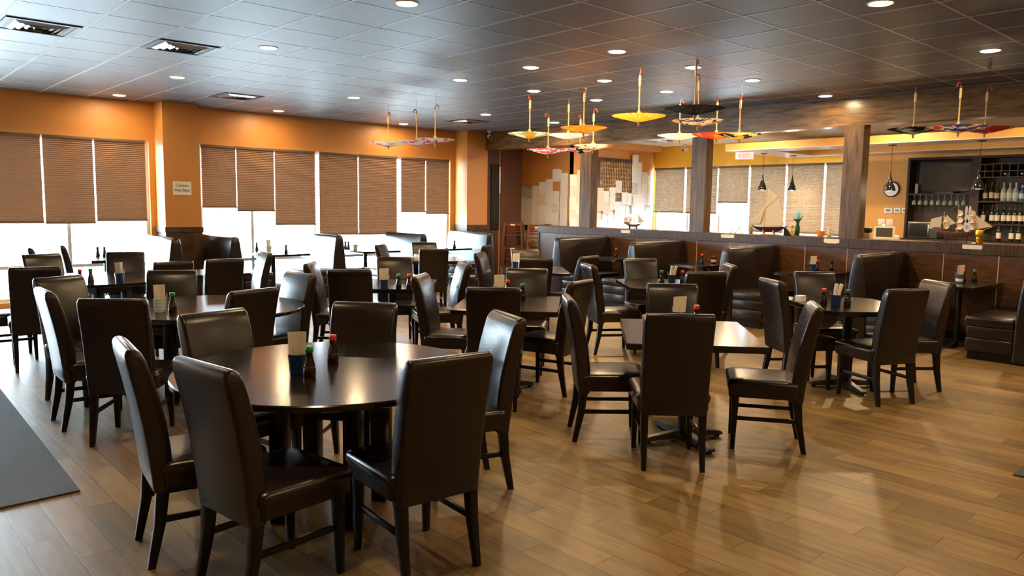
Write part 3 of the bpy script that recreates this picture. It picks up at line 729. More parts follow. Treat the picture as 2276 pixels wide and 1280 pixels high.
# ================================================================= MATS, SIGN, CAMERAS
for nm, P, lb in (('floor_mat', [(-.45, 4.52), (.98, 4.55), (1.06, 7.6), (-.4, 7.6)], 'grey ribbed floor mat at the left edge of the floor'),
                  ('floor_mat', [(4.6, 10.3), (5.45, 10.3), (6.1, 11.2), (6.1, 11.45), (4.6, 11.45)], 'grey mat on the floor in front of the window booths'),
                  ('floor_mat', [(5.40, .2), (6.6, .2), (6.6, 1.29), (5.28, 1.29)], 'corner of a dark mat at the right edge of the floor')):
    b = BM(); prism(b, P, .001, .011); o = obj(nm, b, carpet, None, smooth=0); tag(o, lb, 'mat')
t = thing('wall_sign', 'white paper sign reading Caution Wet floor on the orange column', 'sign', (4.295, 12.449, 1.775))
pbox('sheet', -.14, .14, -.003, 0, -.105, .105, m=paper, parent=t)
Mx = Matrix.Rotation(PI/2, 4, 'X')
for s, zz in (('Caution', .045), ('Wet floor', -.03)): text_mesh('lettering', s, .062, ink, t, Matrix.Translation((0, -.004, zz)) @ Mx)
def sec_cam(x, y, z, rz, lb):
    t = thing('security_camera', lb, 'camera', (x, y, z), rz)
    b = BM(); lathe(b, [(.045, -.001), (.045, -.02), (.02, -.03)], 16); tube(b, [(0, 0, -.02), (0, 0, -.09)], .012, 8); obj('mount', b, white, t)
    b = BM(); tube(b, [(-.07, 0, -.10), (.07, 0, -.13)], .032, 14); obj('housing', b, white, t, smooth=50)
    b = BM(); tube(b, [(.0705, 0, -.1305), (.074, 0, -.132)], .024, 14); obj('lens', b, screen, t)
sec_cam(10.33, 12.15, CE, rad(-120), 'small white security camera on the ceiling at the left end of the beam')
sec_cam(14.5, 10.30, 2.99, rad(170), 'small security camera under the bar ceiling beside the middle post')

# ================================================================= KITCHEN WALL: LATTICE AND PAPERS
t = thing('lattice_panel', 'carved wooden lattice panel half covered by papers on the orange wall', 'wall decoration', (13.42, 11.358, 2.31))
b = BM(); ring_box_v = lambda x0, x1, z0, z1, f: (box(b, x0, x1, -.035, -.001, z1-f, z1), box(b, x0, x1, -.035, -.001, z0, z0+f), box(b, x0, x0+f, -.035, -.001, z0+f, z1-f), box(b, x1-f, x1, -.035, -.001, z0+f, z1-f))
ring_box_v(-.66, .66, -.62, .345, .075); obj('frame', b, darkwood, t)
b = BM()
for k in range(21): x = -.57+.057*k; box(b, x-.012, x+.012, -.024, -.008, -.545, .27)
for k in range(9): z = -.50+.09*k; box(b, -.585, .585, -.0285, -.0245, z-.008, z+.008)
for i in range(10):
    for j in range(6):
        if (i*3+j*2) % 4 == 0: box(b, -.57+i*.119-.035, -.57+i*.119+.035, -.034, -.029, -.47+j*.14-.03, -.47+j*.14+.03)
obj('lattice', b, mat('lattice_wood', (.36, .20, .07), .5), t)
b = BM(); box(b, -.585, .585, -.006, -.001, -.545, .27); obj('backing', b, mat('lattice_back', (.06, .025, .012), .6), t)
PAP = [mat('paper_a', (.78, .78, .78), .85, noise=(38, .10)), mat('paper_b', (.72, .66, .60), .85, noise=(40, .22)), mat('paper_c', (.74, .77, .82), .85, noise=(30, .08)), mat('paper_d', (.72, .64, .56), .85, noise=(50, .20)), mat('paper_e', (.45, .45, .45), .85, noise=(45, .7))]
LG = 'sheet of paper taped in the paper collage on the wall left of the first post'
RG = 'sheet of paper taped in the paper collage on the wall around the lattice panel'
pm = {}
def sheet(p, rz, tilt, w, h, mi, lb, grp):
    key = (round(w, 2), round(h, 2), mi)
    if key not in pm:
        b = BM(); box(b, -w/2, w/2, -.0006, .0006, -h/2, h/2); bmesh.ops.recalc_face_normals(b, faces=b.faces)
        me = bpy.data.meshes.new('paper_sheet'); b.to_mesh(me); b.free(); me.materials.append(PAP[mi]); pm[key] = me
    o = bpy.data.objects.new('paper_sheet', pm[key]); C.objects.link(o); o.location = p; o.rotation_euler = (0, tilt, rz) if rz == 0 else (tilt, 0, rz)
    tag(o, lb, 'paper', grp); return o
random.seed(11)
prof = [(12.80, 2.00), (12.60, 1.97), (12.38, 2.02), (12.17, 2.10), (11.96, 2.16), (11.75, 2.37), (11.52, 2.28)]
lay = 0
for i, (yc, top) in enumerate(prof):
    z = top-.13; j = 0
    while z > .75:
        if not (abs(yc-11.75) < .05 and 1.92 < z < 2.06) and not (z < 1.15 and yc < 12.2):
            lay += 1
            sheet((11.897-.0016*(lay % 4)-.0008, yc+random.uniform(-.012, .012), z), -PI/2, random.uniform(-.03, .03), .215, .27, random.choice((0, 0, 1, 2, 0, 3) if yc < 12.3 else (1, 3, 1, 4)), LG, 'papers on the wall left of the first post')
        z -= .235
sheet((11.889, 11.72, 2.245), -PI/2, 0, .28, .215, 2, 'bluish drawing topmost in the paper collage left of the first post', None)
rp = [(12.02, 2.26), (12.23, 2.36), (12.86, 2.0), (13.05, 1.94), (13.25, 2.02), (13.46, 2.18), (13.67, 1.92), (13.88, 1.90), (14.02, 2.78), (14.21, 2.62), (14.42, 2.40), (14.64, 2.33)]
for i, (xc, top) in enumerate(rp):
    z = top-.14
    while z > 1.0:
        lay += 1
        inl = 12.74 < xc < 14.1 and z > 1.69-.14
        yy = 11.318 if inl else 11.355
        if not (abs(xc-13.46) < .02 and 1.75 < z < 1.9): sheet((xc+random.uniform(-.012, .012), yy-.0016*(lay % 4), z), 0, random.uniform(-.03, .03), .215, .27, random.choice((0, 0, 2, 0, 1, 0) if xc > 13 else (1, 3, 0)), RG, 'papers on the wall around the lattice panel')
        z -= .235
sheet((14.02, 11.305, 2.0), 0, 0, .215, .27, 4, 'dark patterned sheet in the middle of the right part of the paper collage', None)
sheet((14.55, 11.345, 1.5), 0, .02, .215, .27, 4, 'black speckled sheet low at the right end of the paper collage', None)
# rail shelf with brackets under the left papers
t = thing('wall_shelf', 'thin black shelf with brackets under the papers left of the first post', 'shelf', (11.88, 12.1, 1.13))
pbox('board', -.16, -.001, -.76, .70, 0, .025, m=lacquer, parent=t)
for yy in (-.6, -.25, .1, .45): pbox('bracket', -.12, -.006, yy-.012, yy+.012, -.09, -.001, m=lacquer, parent=t)

# ================================================================= EXIT SIGN, SOFFIT PENDANTS
t = thing('exit_sign', 'pale sign with red letters EXIT under the corner of the bar soffit', 'sign', (13.78, 8.0, 2.632), rad(-62))
t.location = (12.93, 7.86, 2.631)
pbox('housing', -.16, .16, -.022, .022, -.13, -.004, m=mat('exit_plate', (.85, .62, .55), .4, emit=(1, .72, .66), estr=.9), parent=t, bev=.004)
text_mesh('lettering', 'EXIT', .10, mat('exit_red', (.8, .12, .08), .5, emit=(1, .3, .24), estr=.8), t, Matrix.Translation((0, -.0235, -.067)) @ Mx)
pbox('canopy', -.06, .06, -.03, .03, -.004, .0, m=white, parent=t)
def pendant(x, y, z0, label, zt=2.632):
    t = thing('pendant_lamp', label, 'pendant lamp', (x, y, zt), 0)
    L = zt-z0
    b = BM(); lathe(b, [(.06, -.012), (.062, -.002), (.062, 0)], 20); obj('canopy', b, lacquer, t, smooth=40)
    b = BM(); tube(b, [(0, 0, -.01), (0, 0, -L+.26)], .0035, 6); obj('cord', b, lacquer, t)
    b = BM(); lathe(b, [(.012, -L+.285), (.014, -L+.26), (.022, -L+.20), (.040, -L+.135), (.066, -L+.08), (.083, -L+.035), (.086, -L), (.082, -L), (.078, -L+.035), (.060, -L+.08), (.010, -L+.2)], 28); sd_ = obj('shade', b, mat('black_gloss', (.01, .01, .012), .08, coat=.6), t, smooth=60)
    b = BM(); lathe(b, [(.001, -L+.012), (.05, -L+.012), (.07, -L+.02), (.001, -L+.05)], 20); obj('bulb', b, mat('pendant_bulb', (1, .8, .4), .5, emit=(1, .62, .2), estr=9), sd_, smooth=50)
    ld = bpy.data.lights.get('pendant_light') or bpy.data.lights.new('pendant_light', 'POINT'); ld.energy = 13; ld.color = (1, .74, .45); ld.shadow_soft_size = .04
    lo = bpy.data.objects.new('lamp', ld); C.objects.link(lo); lo.parent = t; lo.location = (0, 0, -L-.03)
pendant(13.434, 7.755, 1.945, 'leftmost black pendant lamp above the bar, before the model sailboat')
pendant(14.313, 7.62, 1.957, 'second black pendant lamp from the left above the bar')
pendant(12.872, 5.175, 1.904, 'black teardrop pendant lamp in front of the round white clock')
pendant(12.821, 3.887, 1.923, 'rightmost black pendant lamp with glowing rim before the bottle shelves')

# ================================================================= BAR BACK WALL
WX = XW-.0205
def onwall(name, label, cat, y, z, w, h, d, m, bev=.004):
    b = BM(); box(b, WX-d, WX-.0005, y-w/2, y+w/2, z-h/2, z+h/2, bev=bev); o = obj(name, b, m); return tag(o, label, cat)
t = thing('wall_clock', 'round white clock with dark rim on the orange wall behind the teardrop pendant', 'clock', (WX-.001, 5.90, 1.98))
b = BM(); lathe(b, [(.145, 0), (.145, .03), (.125, .035)], 32, cap=True); bmesh.ops.rotate(b, matrix=Matrix.Rotation(-PI/2, 3, 'Y'), verts=b.verts[:]); obj('rim', b, black_metal, t, smooth=40)
b = BM(); lathe(b, [(.125, .036), (.125, .040), (.001, .040)], 32, cap=True); bmesh.ops.rotate(b, matrix=Matrix.Rotation(-PI/2, 3, 'Y'), verts=b.verts[:]); obj('face', b, mat('clock_face', (.9, .92, .95), .25), t, smooth=0)
for y, w, lb in ((5.935, .15, 'left white thermostat on the orange wall'), (5.775, .12, 'middle square white thermostat on the orange wall'), (5.64, .11, 'right white thermostat beside the bar cabinet')):
    t = thing('thermostat', lb, 'thermostat', (WX-.001, y, 1.59)); pbox('housing', -.025, -.0, -w/2, w/2, -.05, .05, m=white, parent=t, bev=.01); pbox('display', -.027, -.0255, -w*.28, w*.28, -.02, .025, m=mat('lcd', (.16, .2, .22), .3), parent=t)
for k, (y, z) in enumerate(((6.05, 1.375), (5.90, 1.375), (6.05, 1.245), (5.90, 1.245))):
    o = onwall('light_switch', '%s white switch plate of the four on the orange wall' % ('upper left', 'upper right', 'lower left', 'lower right')[k], 'switch', y, z, .125, .115, .008, white)
    b = BM(); box(b, WX-.013, WX-.0085, y-.03, y+.03, z-.03, z+.03, bev=.002); k2 = obj('rocker', b, white, o)
# cabinet wall unit
X1 = 14.45
t = thing('bar_cabinet', 'dark wood bar cabinet with screen bay, wine cubbies and bottle shelves', 'cabinet', (0, 0, 0))
def cb(name, x0, x1, y0, y1, z0, z1, m=cabwood): return pbox(name, x0, x1, y0, y1, z0, z1, m=m, parent=t)
cb('back_panel', WX-.03, WX-.001, 1.0, 5.52, 0, 2.52, mat('cabinet_back', (.03, .018, .013), .5))
cb('side_panel', X1, WX-.031, 5.48, 5.52, 0, 2.52); cb('divider', X1, WX-.031, 4.36, 4.50, 1.11, 2.48); cb('top_panel', X1, WX-.031, 1.0, 5.479, 2.48, 2.52)
cb('worktop', X1-.25, WX-.031, 1.0, 5.479, 1.07, 1.11); cb('base', X1-.2, WX-.031, 1.0, 5.479, 0, 1.069)
cb('shelf', X1, WX-.031, 4.501, 5.479, 1.865, 1.895); cb('shelf', X1, WX-.031, 1.0, 4.359, 1.745, 1.77); cb('shelf', X1, WX-.031, 1.0, 4.359, 1.37, 1.395)
gm = mat('cubby_wood', (.09, .07, .055), .4)
b = BM()
for z in (2.16, 2.26, 2.375): box(b, X1+.002, WX-.04, 1.0, 4.358, z-.005, z+.005)
for k in range(27):
    yy = 4.30-.119*k; box(b, X1+.004, WX-.045, yy-.004, yy+.004, 2.166, 2.254); box(b, X1+.004, WX-.045, yy-.004, yy+.004, 2.266, 2.369)
obj('wine_cubbies', b, gm, t)
t2 = thing('television', 'black television screen in the upper left bay of the bar cabinet', 'television', (X1+.12, 4.94, 1.896))
pbox('bezel', 0, .05, -.42, .42, .03, .56, m=black_metal, parent=t2, bev=.004); pbox('screen', -.002, -.0005, -.40, .40, .05, .54, m=screen, parent=t2); pbox('stand', -.02, .08, -.15, .15, 0, .03, m=black_metal, parent=t2)
t2 = thing('remote_control', 'grey remote control standing at the left of the television', 'remote control', (X1+.06, 5.37, 1.896))
pbox('body', -.012, .012, -.025, .025, 0, .17, m=mat('remote_grey', (.25, .26, .26), .5), parent=t2, bev=.006); 
b = BM()
for i in range(3):
    for j in range(6): box(b, -.0145, -.0125, -.014+i*.014-.004, -.014+i*.014+.004, .04+j*.02-.005, .04+j*.02+.005)
obj('buttons', b, mat('btn', (.5, .5, .5), .5), t2)
t2 = thing('microwave', 'steel framed microwave on the back counter of the bar', 'microwave', (14.42, 5.20, 1.111))
pbox('housing', 0, .30, -.245, .245, .01, .285, m=steel, parent=t2, bev=.006); dr_ = pbox('door', -.012, -.0005, -.12, .24, .02, .275, m=black_metal, parent=t2, bev=.003); pbox('window', -.014, -.0125, -.09, .2, .05, .245, m=screen, parent=dr_)
pbox('handle', -.03, -.0145, -.118, -.10, .05, .245, m=steel, parent=dr_, bev=.004); pbox('control_panel', -.012, -.0005, -.24, -.125, .02, .275, m=mat('panel_dk', (.03, .05, .045), .3), parent=t2)
# hanging glasses
gl = mat('clear_glass', (.16, .19, .19), .08, coat=.4)
gproto = None
for k in range(9):
    lb = 'stemmed glass hanging upside down under the television bay, %s from the left' % ('first', 'second', 'third', 'fourth', 'fifth', 'sixth', 'seventh', 'eighth', 'ninth')[k]
    y = 5.40-.10*k
    if gproto is None:
        gproto = thing('wine_glass', lb, 'glass', (X1+.06, y, 1.864), 0, 'wine glasses hanging in the bar cabinet')
        b = BM(); lathe(b, [(.032, 0), (.032, -.003), (.005, -.008), (.004, -.075)], 14); obj('stem', b, gl, gproto, smooth=50)
        b = BM(); lathe(b, [(.004, -.075), (.03, -.10), (.038, -.135), (.032, -.17), (.031, -.17), (.036, -.135), (.028, -.103), (.002, -.08)], 14); obj('bowl', b, gl, gproto, smooth=50)
    else: dup(gproto, (X1+.06, y, 1.864), 0, lb)
# bottles
def liquor(kind):
    spec = {'wine': ((.010, .018, .008), (.72, .68, .58), (.03, .01, .01), .036, .31), 'clear': ((.45, .58, .55), (.8, .84, .86), (.5, .5, .5), .042, .30), 'blue': ((.05, .22, .55), (.75, .82, .9), (.6, .7, .8), .042, .26),
            'brown': ((.08, .025, .008), (.75, .62, .4), (.02, .02, .02), .038, .29)}[kind]
    t = thing('liquor_bottle', '', 'bottle', (0, 0, 0), 0, 'bottles in the bar')
    r, h = spec[3], spec[4]
    b = BM(); lathe(b, [(r*.9, 0), (r, .005), (r, h*.56), (r*.85, h*.64), (r*.38, h*.73), (r*.33, h*.93), (r*.36, h*.935)], 16); gb_ = obj('glass_body', b, mat('bottle_'+kind, spec[0], .08, coat=.5), t, smooth=50)
    b = BM(); lathe(b, [(r*1.012, h*.16), (r*1.012, h*.46)], 16, cap=False); obj('paper_label', b, mat('blabel_'+kind, spec[1], .7, noise=(60, .2)), gb_, smooth=50)
    b = BM(); lathe(b, [(r*.40, h*.86), (r*.42, h), (r*.3, h*1.005)], 12); obj('stopper', b, mat('bcap_'+kind, spec[2], .4), t, smooth=50)
    return t
LP_ = {}
ordn = ('first', 'second', 'third', 'fourth', 'fifth', 'sixth', 'seventh', 'eighth', 'ninth', 'tenth')
def put_liq(kind, x, y, z, lb):
    if kind not in LP_: LP_[kind] = t = liquor(kind); t.location = (x, y, z); t['label'] = lb
    else: dup(LP_[kind], (x, y, z), random.uniform(0, 6), lb)
for i, (y, k) in enumerate(((4.297, 'brown'), (4.205, 'wine'), (4.125, 'brown'), (4.03, 'clear'), (3.94, 'clear'), (3.855, 'clear'), (3.765, 'blue'), (3.675, 'blue'), (3.58, 'clear'))):
    put_liq(k, 14.56, y, 1.7705, '%s bottle from the left on the upper shelf of the bar cabinet' % ordn[i])
for i, y in enumerate((4.31, 4.18, 4.10, 4.01, 3.93, 3.85, 3.77, 3.69)): put_liq('wine', 14.58, y, 1.3955, '%s wine bottle from the left on the middle shelf of the bar cabinet' % ordn[i])
for i, y in enumerate((3.98, 3.80, 3.70, 3.56)): put_liq('wine', 14.30, y, 1.1105, '%s wine bottle from the left on the bar back counter' % ordn[i])
for yy, lb in ((4.0065, 'left pale bottle neck lying in the lower wine cubbies'), (3.7685, 'right pale bottle neck lying in the lower wine cubbies')):
    b = BM(); tube(b, [(X1-.01, 0, 0), (X1+.06, 0, 0), (X1+.12, 0, 0), (X1+.28, 0, 0)], [.014, .014, .036, .036], 12); o = obj('lying_bottle', b, white, None, (0, yy-.004, 2.2105), smooth=50); tag(o, lb, 'bottle')

# ================================================================= THINGS ON THE HALF WALL
ZT = 1.2
t = thing('model_sailboat', 'model sailboat with tall cream sails on the half wall between the posts', 'model ship', (10.70, 6.03, ZT), 0)
def hull(b, L, Wd, H, z0, sheer=.02, y0=0):
    secs = []; n = 12
    for i in range(n+1):
        u = -1+2*i/n; w = Wd*max(.04, (1-abs(u)**2.4)); zz = sheer*u*u; kd = H*(1-abs(u)**3*.8)
        secs.append([(-w, y0+u*L, z0+zz), (-w*.85, y0+u*L, z0+zz-kd*.5), (-w*.3, y0+u*L*.93, z0+zz-kd), (w*.3, y0+u*L*.93, z0+zz-kd), (w*.85, y0+u*L, z0+zz-kd*.5), (w, y0+u*L, z0+zz)])
    loft(b, secs)
b = BM(); hull(b, .30, .055, .075, .115); obj('hull', b, mat('hull_dark', (.04, .02, .02), .3), t, smooth=40)
b = BM(); box(b, -.012, .012, -.14, .12, .03, .06, bev=.005); obj('keel', b, mat('hull_red', (.42, .10, .04), .4), t)
b = BM(); box(b, -.05, .05, -.11, .11, 0, .012); box(b, -.035, .035, -.09, -.075, .012, .075); box(b, -.035, .035, .075, .09, .012, .075); obj('cradle', b, wood_light, t)
b = BM(); tube(b, [(0, .08, .1), (0, .07, .66)], [.007, .004], 8); tube(b, [(0, .065, .13), (0, -.26, .135)], .004, 6); tube(b, [(0, .07, .39), (0, -.12, .56)], .004, 6); tube(b, [(0, .28, .11), (0, .36, .14)], .004, 6); obj('mast_and_spars', b, wood_light, t)
def sailp(name, P, parent, m=sail, off=0.0):
    b = BM(); n = len(P)
    a = [b.verts.new((off+.001, y, z)) for y, z in P]; c = [b.verts.new((off-.001, y, z)) for y, z in P]
    b.faces.new(a); b.faces.new(c[::-1])
    for i in range(n): b.faces.new((a[i], a[(i+1) % n], c[(i+1) % n], c[i]))
    return obj(name, b, m, parent, smooth=0)
sailp('mainsail', [(.062, .14), (-.25, .15), (-.19, .30), (-.125, .55), (.062, .39)], t)
sailp('topsail', [(.055, .42), (-.115, .575), (.045, .69)], t)
sailp('jib', [(.10, .15), (.30, .13), (.33, .16), (.085, .45)], t, off=.012)
sailp('flying_jib', [(.15, .16), (.36, .15), (.08, .40)], t, off=-.014)
def galleon(x, y, rz, s, label, nm='model_ship'):
    t = thing(nm, label, 'model ship', (x, y, ZT), rz)
    b = BM(); hull(b, .30*s, .05*s, .07*s, .13*s, .035*s); box(b, -.04*s, .04*s, -.29*s, -.17*s, .13*s, .19*s); obj('hull', b, mat('galleon_hull', (.14, .05, .025), .4), t, smooth=40)
    b = BM(); box(b, -.05*s, .05*s, -.18*s, .18*s, 0, .014*s); box(b, -.03*s, .03*s, -.13*s, -.115*s, .014*s, .075*s); box(b, -.03*s, .03*s, .115*s, .13*s, .014*s, .075*s); obj('cradle', b, darkwood, t)
    b = BM()
    for yy, h in ((-.17, .40), (0, .50), (.15, .44)): tube(b, [(0, yy*s, .12*s), (0, yy*s, h*s)], [.006*s, .003*s], 6)
    tube(b, [(0, .27*s, .15*s), (0, .42*s, .22*s)], .004*s, 6); obj('masts', b, wood_light, t)
    for yy, top in ((-.17, .36), (0, .46), (.15, .40)):
        zz = .17; w = .062
        while zz < top-.05:
            b = BM(); h = .078; cols = []
            for i in range(6):
                u = i/5; cols.append([b.verts.new(((-w+2*w*u)*s, (yy+.012+.03*math.sin(PI*v/4))*s, (zz+h*v/4)*s)) for v in range(5)])
            for a, c in zip(cols, cols[1:]):
                for v in range(4): b.faces.new((a[v], c[v], c[v+1], a[v+1]))
            bmesh.ops.rotate(b, cent=(0, yy*s, 0), matrix=Matrix.Rotation(.9, 3, 'Z'), verts=b.verts[:])
            r = bmesh.ops.extrude_face_region(b, geom=b.faces[:]); bmesh.ops.translate(b, vec=(0, .0012, 0), verts=[v for v in r['geom'] if isinstance(v, bmesh.types.BMVert)])
            obj('square_sail', b, sail, t, smooth=60); zz += .088; w *= .82
    sailp('jib', [(.20*s, .17*s), (.41*s, .22*s), (.16*s, .40*s)], t); sailp('stay_sail', [(-.15*s, .2*s), (-.02*s, .25*s), (-.14*s, .36*s)], t, off=.004); sailp('spanker', [(-.2*s, .17*s), (-.35*s, .17*s), (-.33*s, .30*s), (-.2*s, .34*s)], t)
    b = BM()
    for a, c in (((-.30, .16), (-.17, .39)), ((-.17, .39), (0, .49)), ((0, .49), (.15, .43)), ((.15, .43), (.42, .22)), ((.0, .49), (.27, .15))): tube(b, [(0, a[0]*s, a[1]*s), (0, c[0]*s, c[1]*s)], .0014*s, 4)
    obj('rigging', b, thread_m, t); return t
galleon(10.72, 3.45, PI, .95, 'three masted model ship with cream sails on the half wall at the right')
galleon(10.72, 8.66, PI, .62, 'small model ship with pale sails on the half wall before the papers')
t = thing('tablet', 'white framed tablet leaning on the half wall right of the thick post', 'tablet', (10.66, 4.32, ZT), rad(-90+22))
Mt = Matrix.Rotation(rad(-25), 4, 'X')
b = BM(); box(b, -.13, .13, -.006, .006, .004, .19, M=Mt, bev=.003); obj('frame', b, mat('cream_plastic', (.82, .74, .52), .4), t)
b = BM(); box(b, -.10, .10, -.008, -.0065, .032, .165, M=Mt); obj('screen', b, mat('tablet_screen', (.09, .08, .075), .25), t)
pbox('foot', -.12, .12, -.03, .12, 0, .008, m=MATS['cream_plastic'], parent=t)
t = thing('receipt_printer', 'small box with black top beside the thick post on the half wall', 'printer', (10.82, 4.64, ZT), rad(-80))
pbox('body', -.075, .075, -.06, .06, 0, .075, m=mat('cream_body', (.72, .55, .42), .5), parent=t, bev=.006); pbox('lid', -.08, .08, -.065, .065, .075, .15, m=mat('navy_plastic', (.01, .018, .03), .3), parent=t, bev=.02)
t = thing('router', 'white desk device with upright handset behind the tablet', 'device', (11.9, 4.75, 1.1205), rad(-80))
pbox('body', -.13, .13, -.08, .08, 0, .10, m=white, parent=t, bev=.015); pbox('handset', -.10, -.06, -.02, .02, .101, .26, m=white, parent=t, bev=.008)
b = BM(); box(b, 11.5, 12.2, -2, 8.2, 0, 1.07); o = obj('under_counter', b, darkwood); tag(o, 'dark counter body behind the half wall', 'counter'); 
b = BM(); box(b, 11.45, 12.25, -2, 8.25, 1.08, 1.12, bev=.004); k2 = obj('counter_top', b, darkwood, o)
b = BM(); box(b, 11.5, 12.2, -2, 8.2, 1.07, 1.08); obj('spacer', b, darkwood, o)
b = BM(); tube(b, [(11.95, 4.6, 1.128), (11.9, 4.45, 1.128), (11.96, 4.25, 1.128), (11.88, 4.05, 1.128), (11.95, 3.85, 1.128)], .006, 6); tag(obj('cable', b, white, None, smooth=60), 'white cable lying on the counter right of the tablet', 'cable')
t = thing('card_terminal', 'black slanted touch terminal under the bow of the model sailboat', 'terminal', (10.565, 5.72, ZT), rad(-60))
b = BM(); prism(b, [(0, 0), (.11, 0), (.03, .115), (0, .115)], -.06, .06); bmesh.ops.rotate(b, matrix=Matrix.Rotation(PI/2, 3, 'X'), verts=b.verts[:]); obj('body', b, black_metal, t, smooth=0)
b = BM(); quad(b, [(.108, -.05, .008), (.108, .05, .008), (.036, .05, .108), (.036, -.05, .108)]); r = bmesh.ops.extrude_face_region(b, geom=b.faces[:]); bmesh.ops.translate(b, vec=(.002, 0, .0015), verts=[v for v in r['geom'] if isinstance(v, bmesh.types.BMVert)]); obj('screen', b, mat('screen_blue', (.12, .17, .22), .2), t, smooth=0)
t = thing('flower_vase', 'green vase of leaves with a glowing pale blue flower on the half wall', 'vase', (10.78, 5.62, ZT))
b = BM(); lathe(b, [(.03, 0), (.038, .01), (.036, .12), (.022, .17), (.026, .19), (.018, .19)], 18); obj('vase_body', b, mat('vase_green', (.01, .07, .03), .2), t, smooth=50)
b = BM()
for k in range(9):
    a = k*2.4; tube(b, [(0, 0, .17), (.03*math.cos(a), .03*math.sin(a), .23), (.075*math.cos(a), .075*math.sin(a), .225+.03*(k % 3))], [.004, .014, .002], 6)
obj('leaves', b, green, t, smooth=60)
b = BM()
for k in range(7):
    a = k*.9; tube(b, [(0, 0, .23), (.022*math.cos(a), .022*math.sin(a), .28), (.03*math.cos(a), .03*math.sin(a), .38)], [.006, .020, .002], 6)
obj('flower', b, mat('blue_petal', (.35, .75, .85), .4), t, smooth=60)
t = thing('figurine', 'small yellow figurine between the model sailboat and the green vase', 'figurine', (10.86, 5.74, ZT))
b = BM(); lathe(b, [(.03, 0), (.034, .03), (.026, .09), (.016, .105), (.024, .12), (.028, .14), (.022, .165), (.001, .172)], 16); obj('body', b, mat('figurine_yellow', (.7, .48, .16), .5), t, smooth=60)
t = thing('small_jar', 'small olive green jar at the foot of the model sailboat', 'jar', (10.68, 6.32, ZT)); b = BM(); lathe(b, [(.022, 0), (.03, .02), (.03, .06), (.02, .08), (.02, .09)], 16); obj('jar_body', b, mat('olive', (.2, .22, .02), .4), t, smooth=50)
b = BM(); lathe(b, [(.022, .0905), (.022, .10)], 16); obj('lid', b, green, t)
t = thing('candle_bowl', 'orange glass bowl on the half wall left of the thick post', 'bowl', (10.80, 5.27, ZT)); b = BM(); lathe(b, [(.03, 0), (.045, .012), (.065, .08), (.06, .08), (.042, .018), (.001, .015)], 20); obj('bowl_body', b, mat('orange_glass', (.85, .22, .02), .15, emit=(1, .25, .03), estr=.25), t, smooth=50)
b = BM(); lathe(b, [(.028, .016), (.028, .055), (.001, .057)], 14); obj('candle', b, white, t)
t = thing('small_jar', 'small clear jar right of the orange glass bowl', 'jar', (10.80, 5.14, ZT)); b = BM(); lathe(b, [(.028, 0), (.032, .01), (.032, .08), (.025, .09), (.026, .11)], 16); obj('jar_body', b, mat('clear_tan', (.6, .45, .32), .2), t, smooth=50)
b = BM(); lathe(b, [(.027, .1105), (.027, .12)], 16); obj('lid', b, wood_light, t)
t = thing('napkin_stand', 'pale folded paper stand glaring before the bright bar window', 'stand', (10.75, 6.62, ZT), rad(-70))
b = BM()
for P in ([(-.10, 0), (-.04, .085), (-.03, .08), (-.085, 0)], [(-.03, .0), (.05, .10), (.06, .095), (-.015, 0)], [(.05, .10), (.085, .0), (.10, .0), (.06, .105)]): loft(b, [[(px, -.03, pz) for px, pz in P], [(px, .03, pz) for px, pz in P]])
obj('folds', b, paper, t, smooth=0)
pbox('base', -.11, .11, -.04, .04, -.0, .004, m=paper, parent=t)
t = thing('gold_ornament', 'golden ornament with ringed base beside the model ship at the right', 'ornament', (10.66, 3.17, ZT))
b = BM()
lathe(b, [(.04, 0)]+[(r, z) for k in range(5) for r, z in ((.043, .008+k*.015), (.036, .014+k*.015))]+[(.03, .085)], 20); obj('ringed_base', b, gold, t, smooth=0)
b = BM(); box(b, -.035, .035, -.04, .04, .086, .165, bev=.006); obj('block', b, gold, t)
b = BM()
for k in range(6): a = k*1.05; tube(b, [(0, -.05, .03), (.02*math.cos(a), -.05+.03*math.sin(a), .09), (.035*math.cos(a), -.05+.05*math.sin(a), .12)], [.004, .012, .002], 6)
obj('leaves', b, green, t, smooth=60)
t = thing('rabbit_cutout', 'white rabbit shaped cutout with long ears leaning on the model ship', 'decoration', (10.655, 3.32, ZT+.131), rad(-90))
t.scale = (.8, .8, .8)
def disc(b, cx, cz, rx, rz, n=20, y0=-.004, y1=.004): loft(b, [[(cx+rx*math.cos(2*PI*i/n), y, cz+rz*math.sin(2*PI*i/n)) for i in range(n)] for y in (y0, y1)])
b = BM(); disc(b, 0, .09, .05, .09); disc(b, 0, .22, .045, .05); disc(b, -.025, .33, .017, .08); disc(b, .025, .33, .017, .08); box(b, -.012, .012, -.004, .004, .15, .2); obj('body', b, paper, t)
b = BM(); disc(b, .0, .08, .022, .035, y0=-.0065, y1=-.0045); obj('belly_patch', b, mat('pale_blue', (.35, .5, .75), .6), t)
b = BM(); disc(b, -.025, .33, .008, .05, y0=-.0065, y1=-.0045); disc(b, .025, .33, .008, .05, y0=-.0065, y1=-.0045); obj('inner_ears', b, mat('pale_pink', (.75, .5, .5), .6), t)
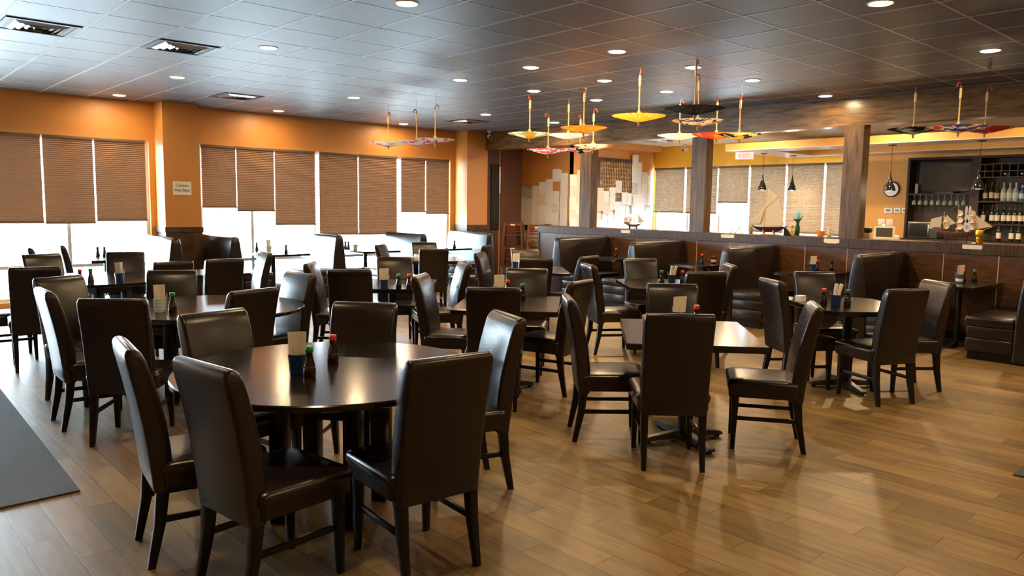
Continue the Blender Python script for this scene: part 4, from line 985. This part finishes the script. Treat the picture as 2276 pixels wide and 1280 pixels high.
for k, y in enumerate((8.63, 6.60, 4.95, 3.19)):
    b = BM(); w = (.10, .115, .11, .11)[k]; prism(b, [(-w, -.022), (-w*.6, -.034 if k == 2 else -.024), (w*.6, -.034 if k == 2 else -.024), (w, -.022), (w, .028), (-w, .028)], 0, .002)
    bmesh.ops.rotate(b, matrix=Matrix.Rotation(PI/2, 3, 'X'), verts=b.verts[:]); bmesh.ops.rotate(b, matrix=Matrix.Rotation(-PI/2, 3, 'Z'), verts=b.verts[:])
    o = obj('booth_card', b, paper_warm, None, (BX-.0105, y, 1.155), smooth=0); tag(o, 'cream card taped to the half wall edge, %s' % ('leftmost, below the small model ship', 'second from the left', 'just left of the thick post', 'rightmost, below the large model ship')[k], 'card')

# ================================================================= STACKED HIGH CHAIRS AND CABINET BY THE ENTRY
def high_chair(x, y, z, rz, label):
    t = thing('high_chair', label, 'high chair', (x, y, z), rz, 'reddish wooden high chairs by the entry')
    for s in (-1, 1):
        for q in (-1, 1):
            b = BM(); loft(b, [[Vector((s*cx+dx, q*cy+dy, zz)) for dx, dy in ((-.015, -.02), (.015, -.02), (.015, .02), (-.015, .02))] for cx, cy, zz in ((.22, .23, 0), (.17, .12, .74))]); obj('leg', b, redwood, t)
        b = BM()
        for zz, k in ((.18, .20), (.45, .165)): box(b, s*(.205-.05*zz)-.012, s*(.205-.05*zz)+.012, -k, k, zz-.02, zz+.02)
        obj('side_rail', b, redwood, t)
    pbox('seat', -.165, .165, -.13, .13, .45, .47, m=redwood, parent=t)
    b = BM()
    for k in range(4): box(b, -.165, .165, .115, .13, .52+k*.06, .555+k*.06)
    obj('back_slats', b, redwood, t); pbox('tray_bar', -.18, .18, -.15, -.11, .66, .70, m=redwood, parent=t, bev=.005)
    pbox('warning_tag', -.05, .05, -.152, -.1505, .665, .695, m=paper, parent=t); return t
high_chair(10.95, 12.05, 0, rad(-50), 'lower reddish wooden high chair of the left stack by the entry')
high_chair(10.95, 12.05, .50, rad(-50), 'upper reddish wooden high chair of the left stack by the entry')
high_chair(11.05, 11.45, 0, rad(-40), 'lower reddish wooden high chair beside the end of the half wall')
high_chair(11.05, 11.45, .46, rad(-40), 'upper reddish wooden high chair beside the end of the half wall')
t = thing('white_cabinet', 'narrow white cabinet at the end of the half wall', 'cabinet', (11.55, 11.72, 0))
pbox('carcass', -.14, .14, -.17, .17, .0, 1.08, m=white, parent=t, bev=.004); dr_ = pbox('door', -.152, -.141, -.16, .16, .04, 1.04, m=mat('grey_white', (.62, .68, .68), .4), parent=t, bev=.003)
pbox('door_handle', -.165, -.153, .10, .115, .6, .75, m=steel, parent=dr_)
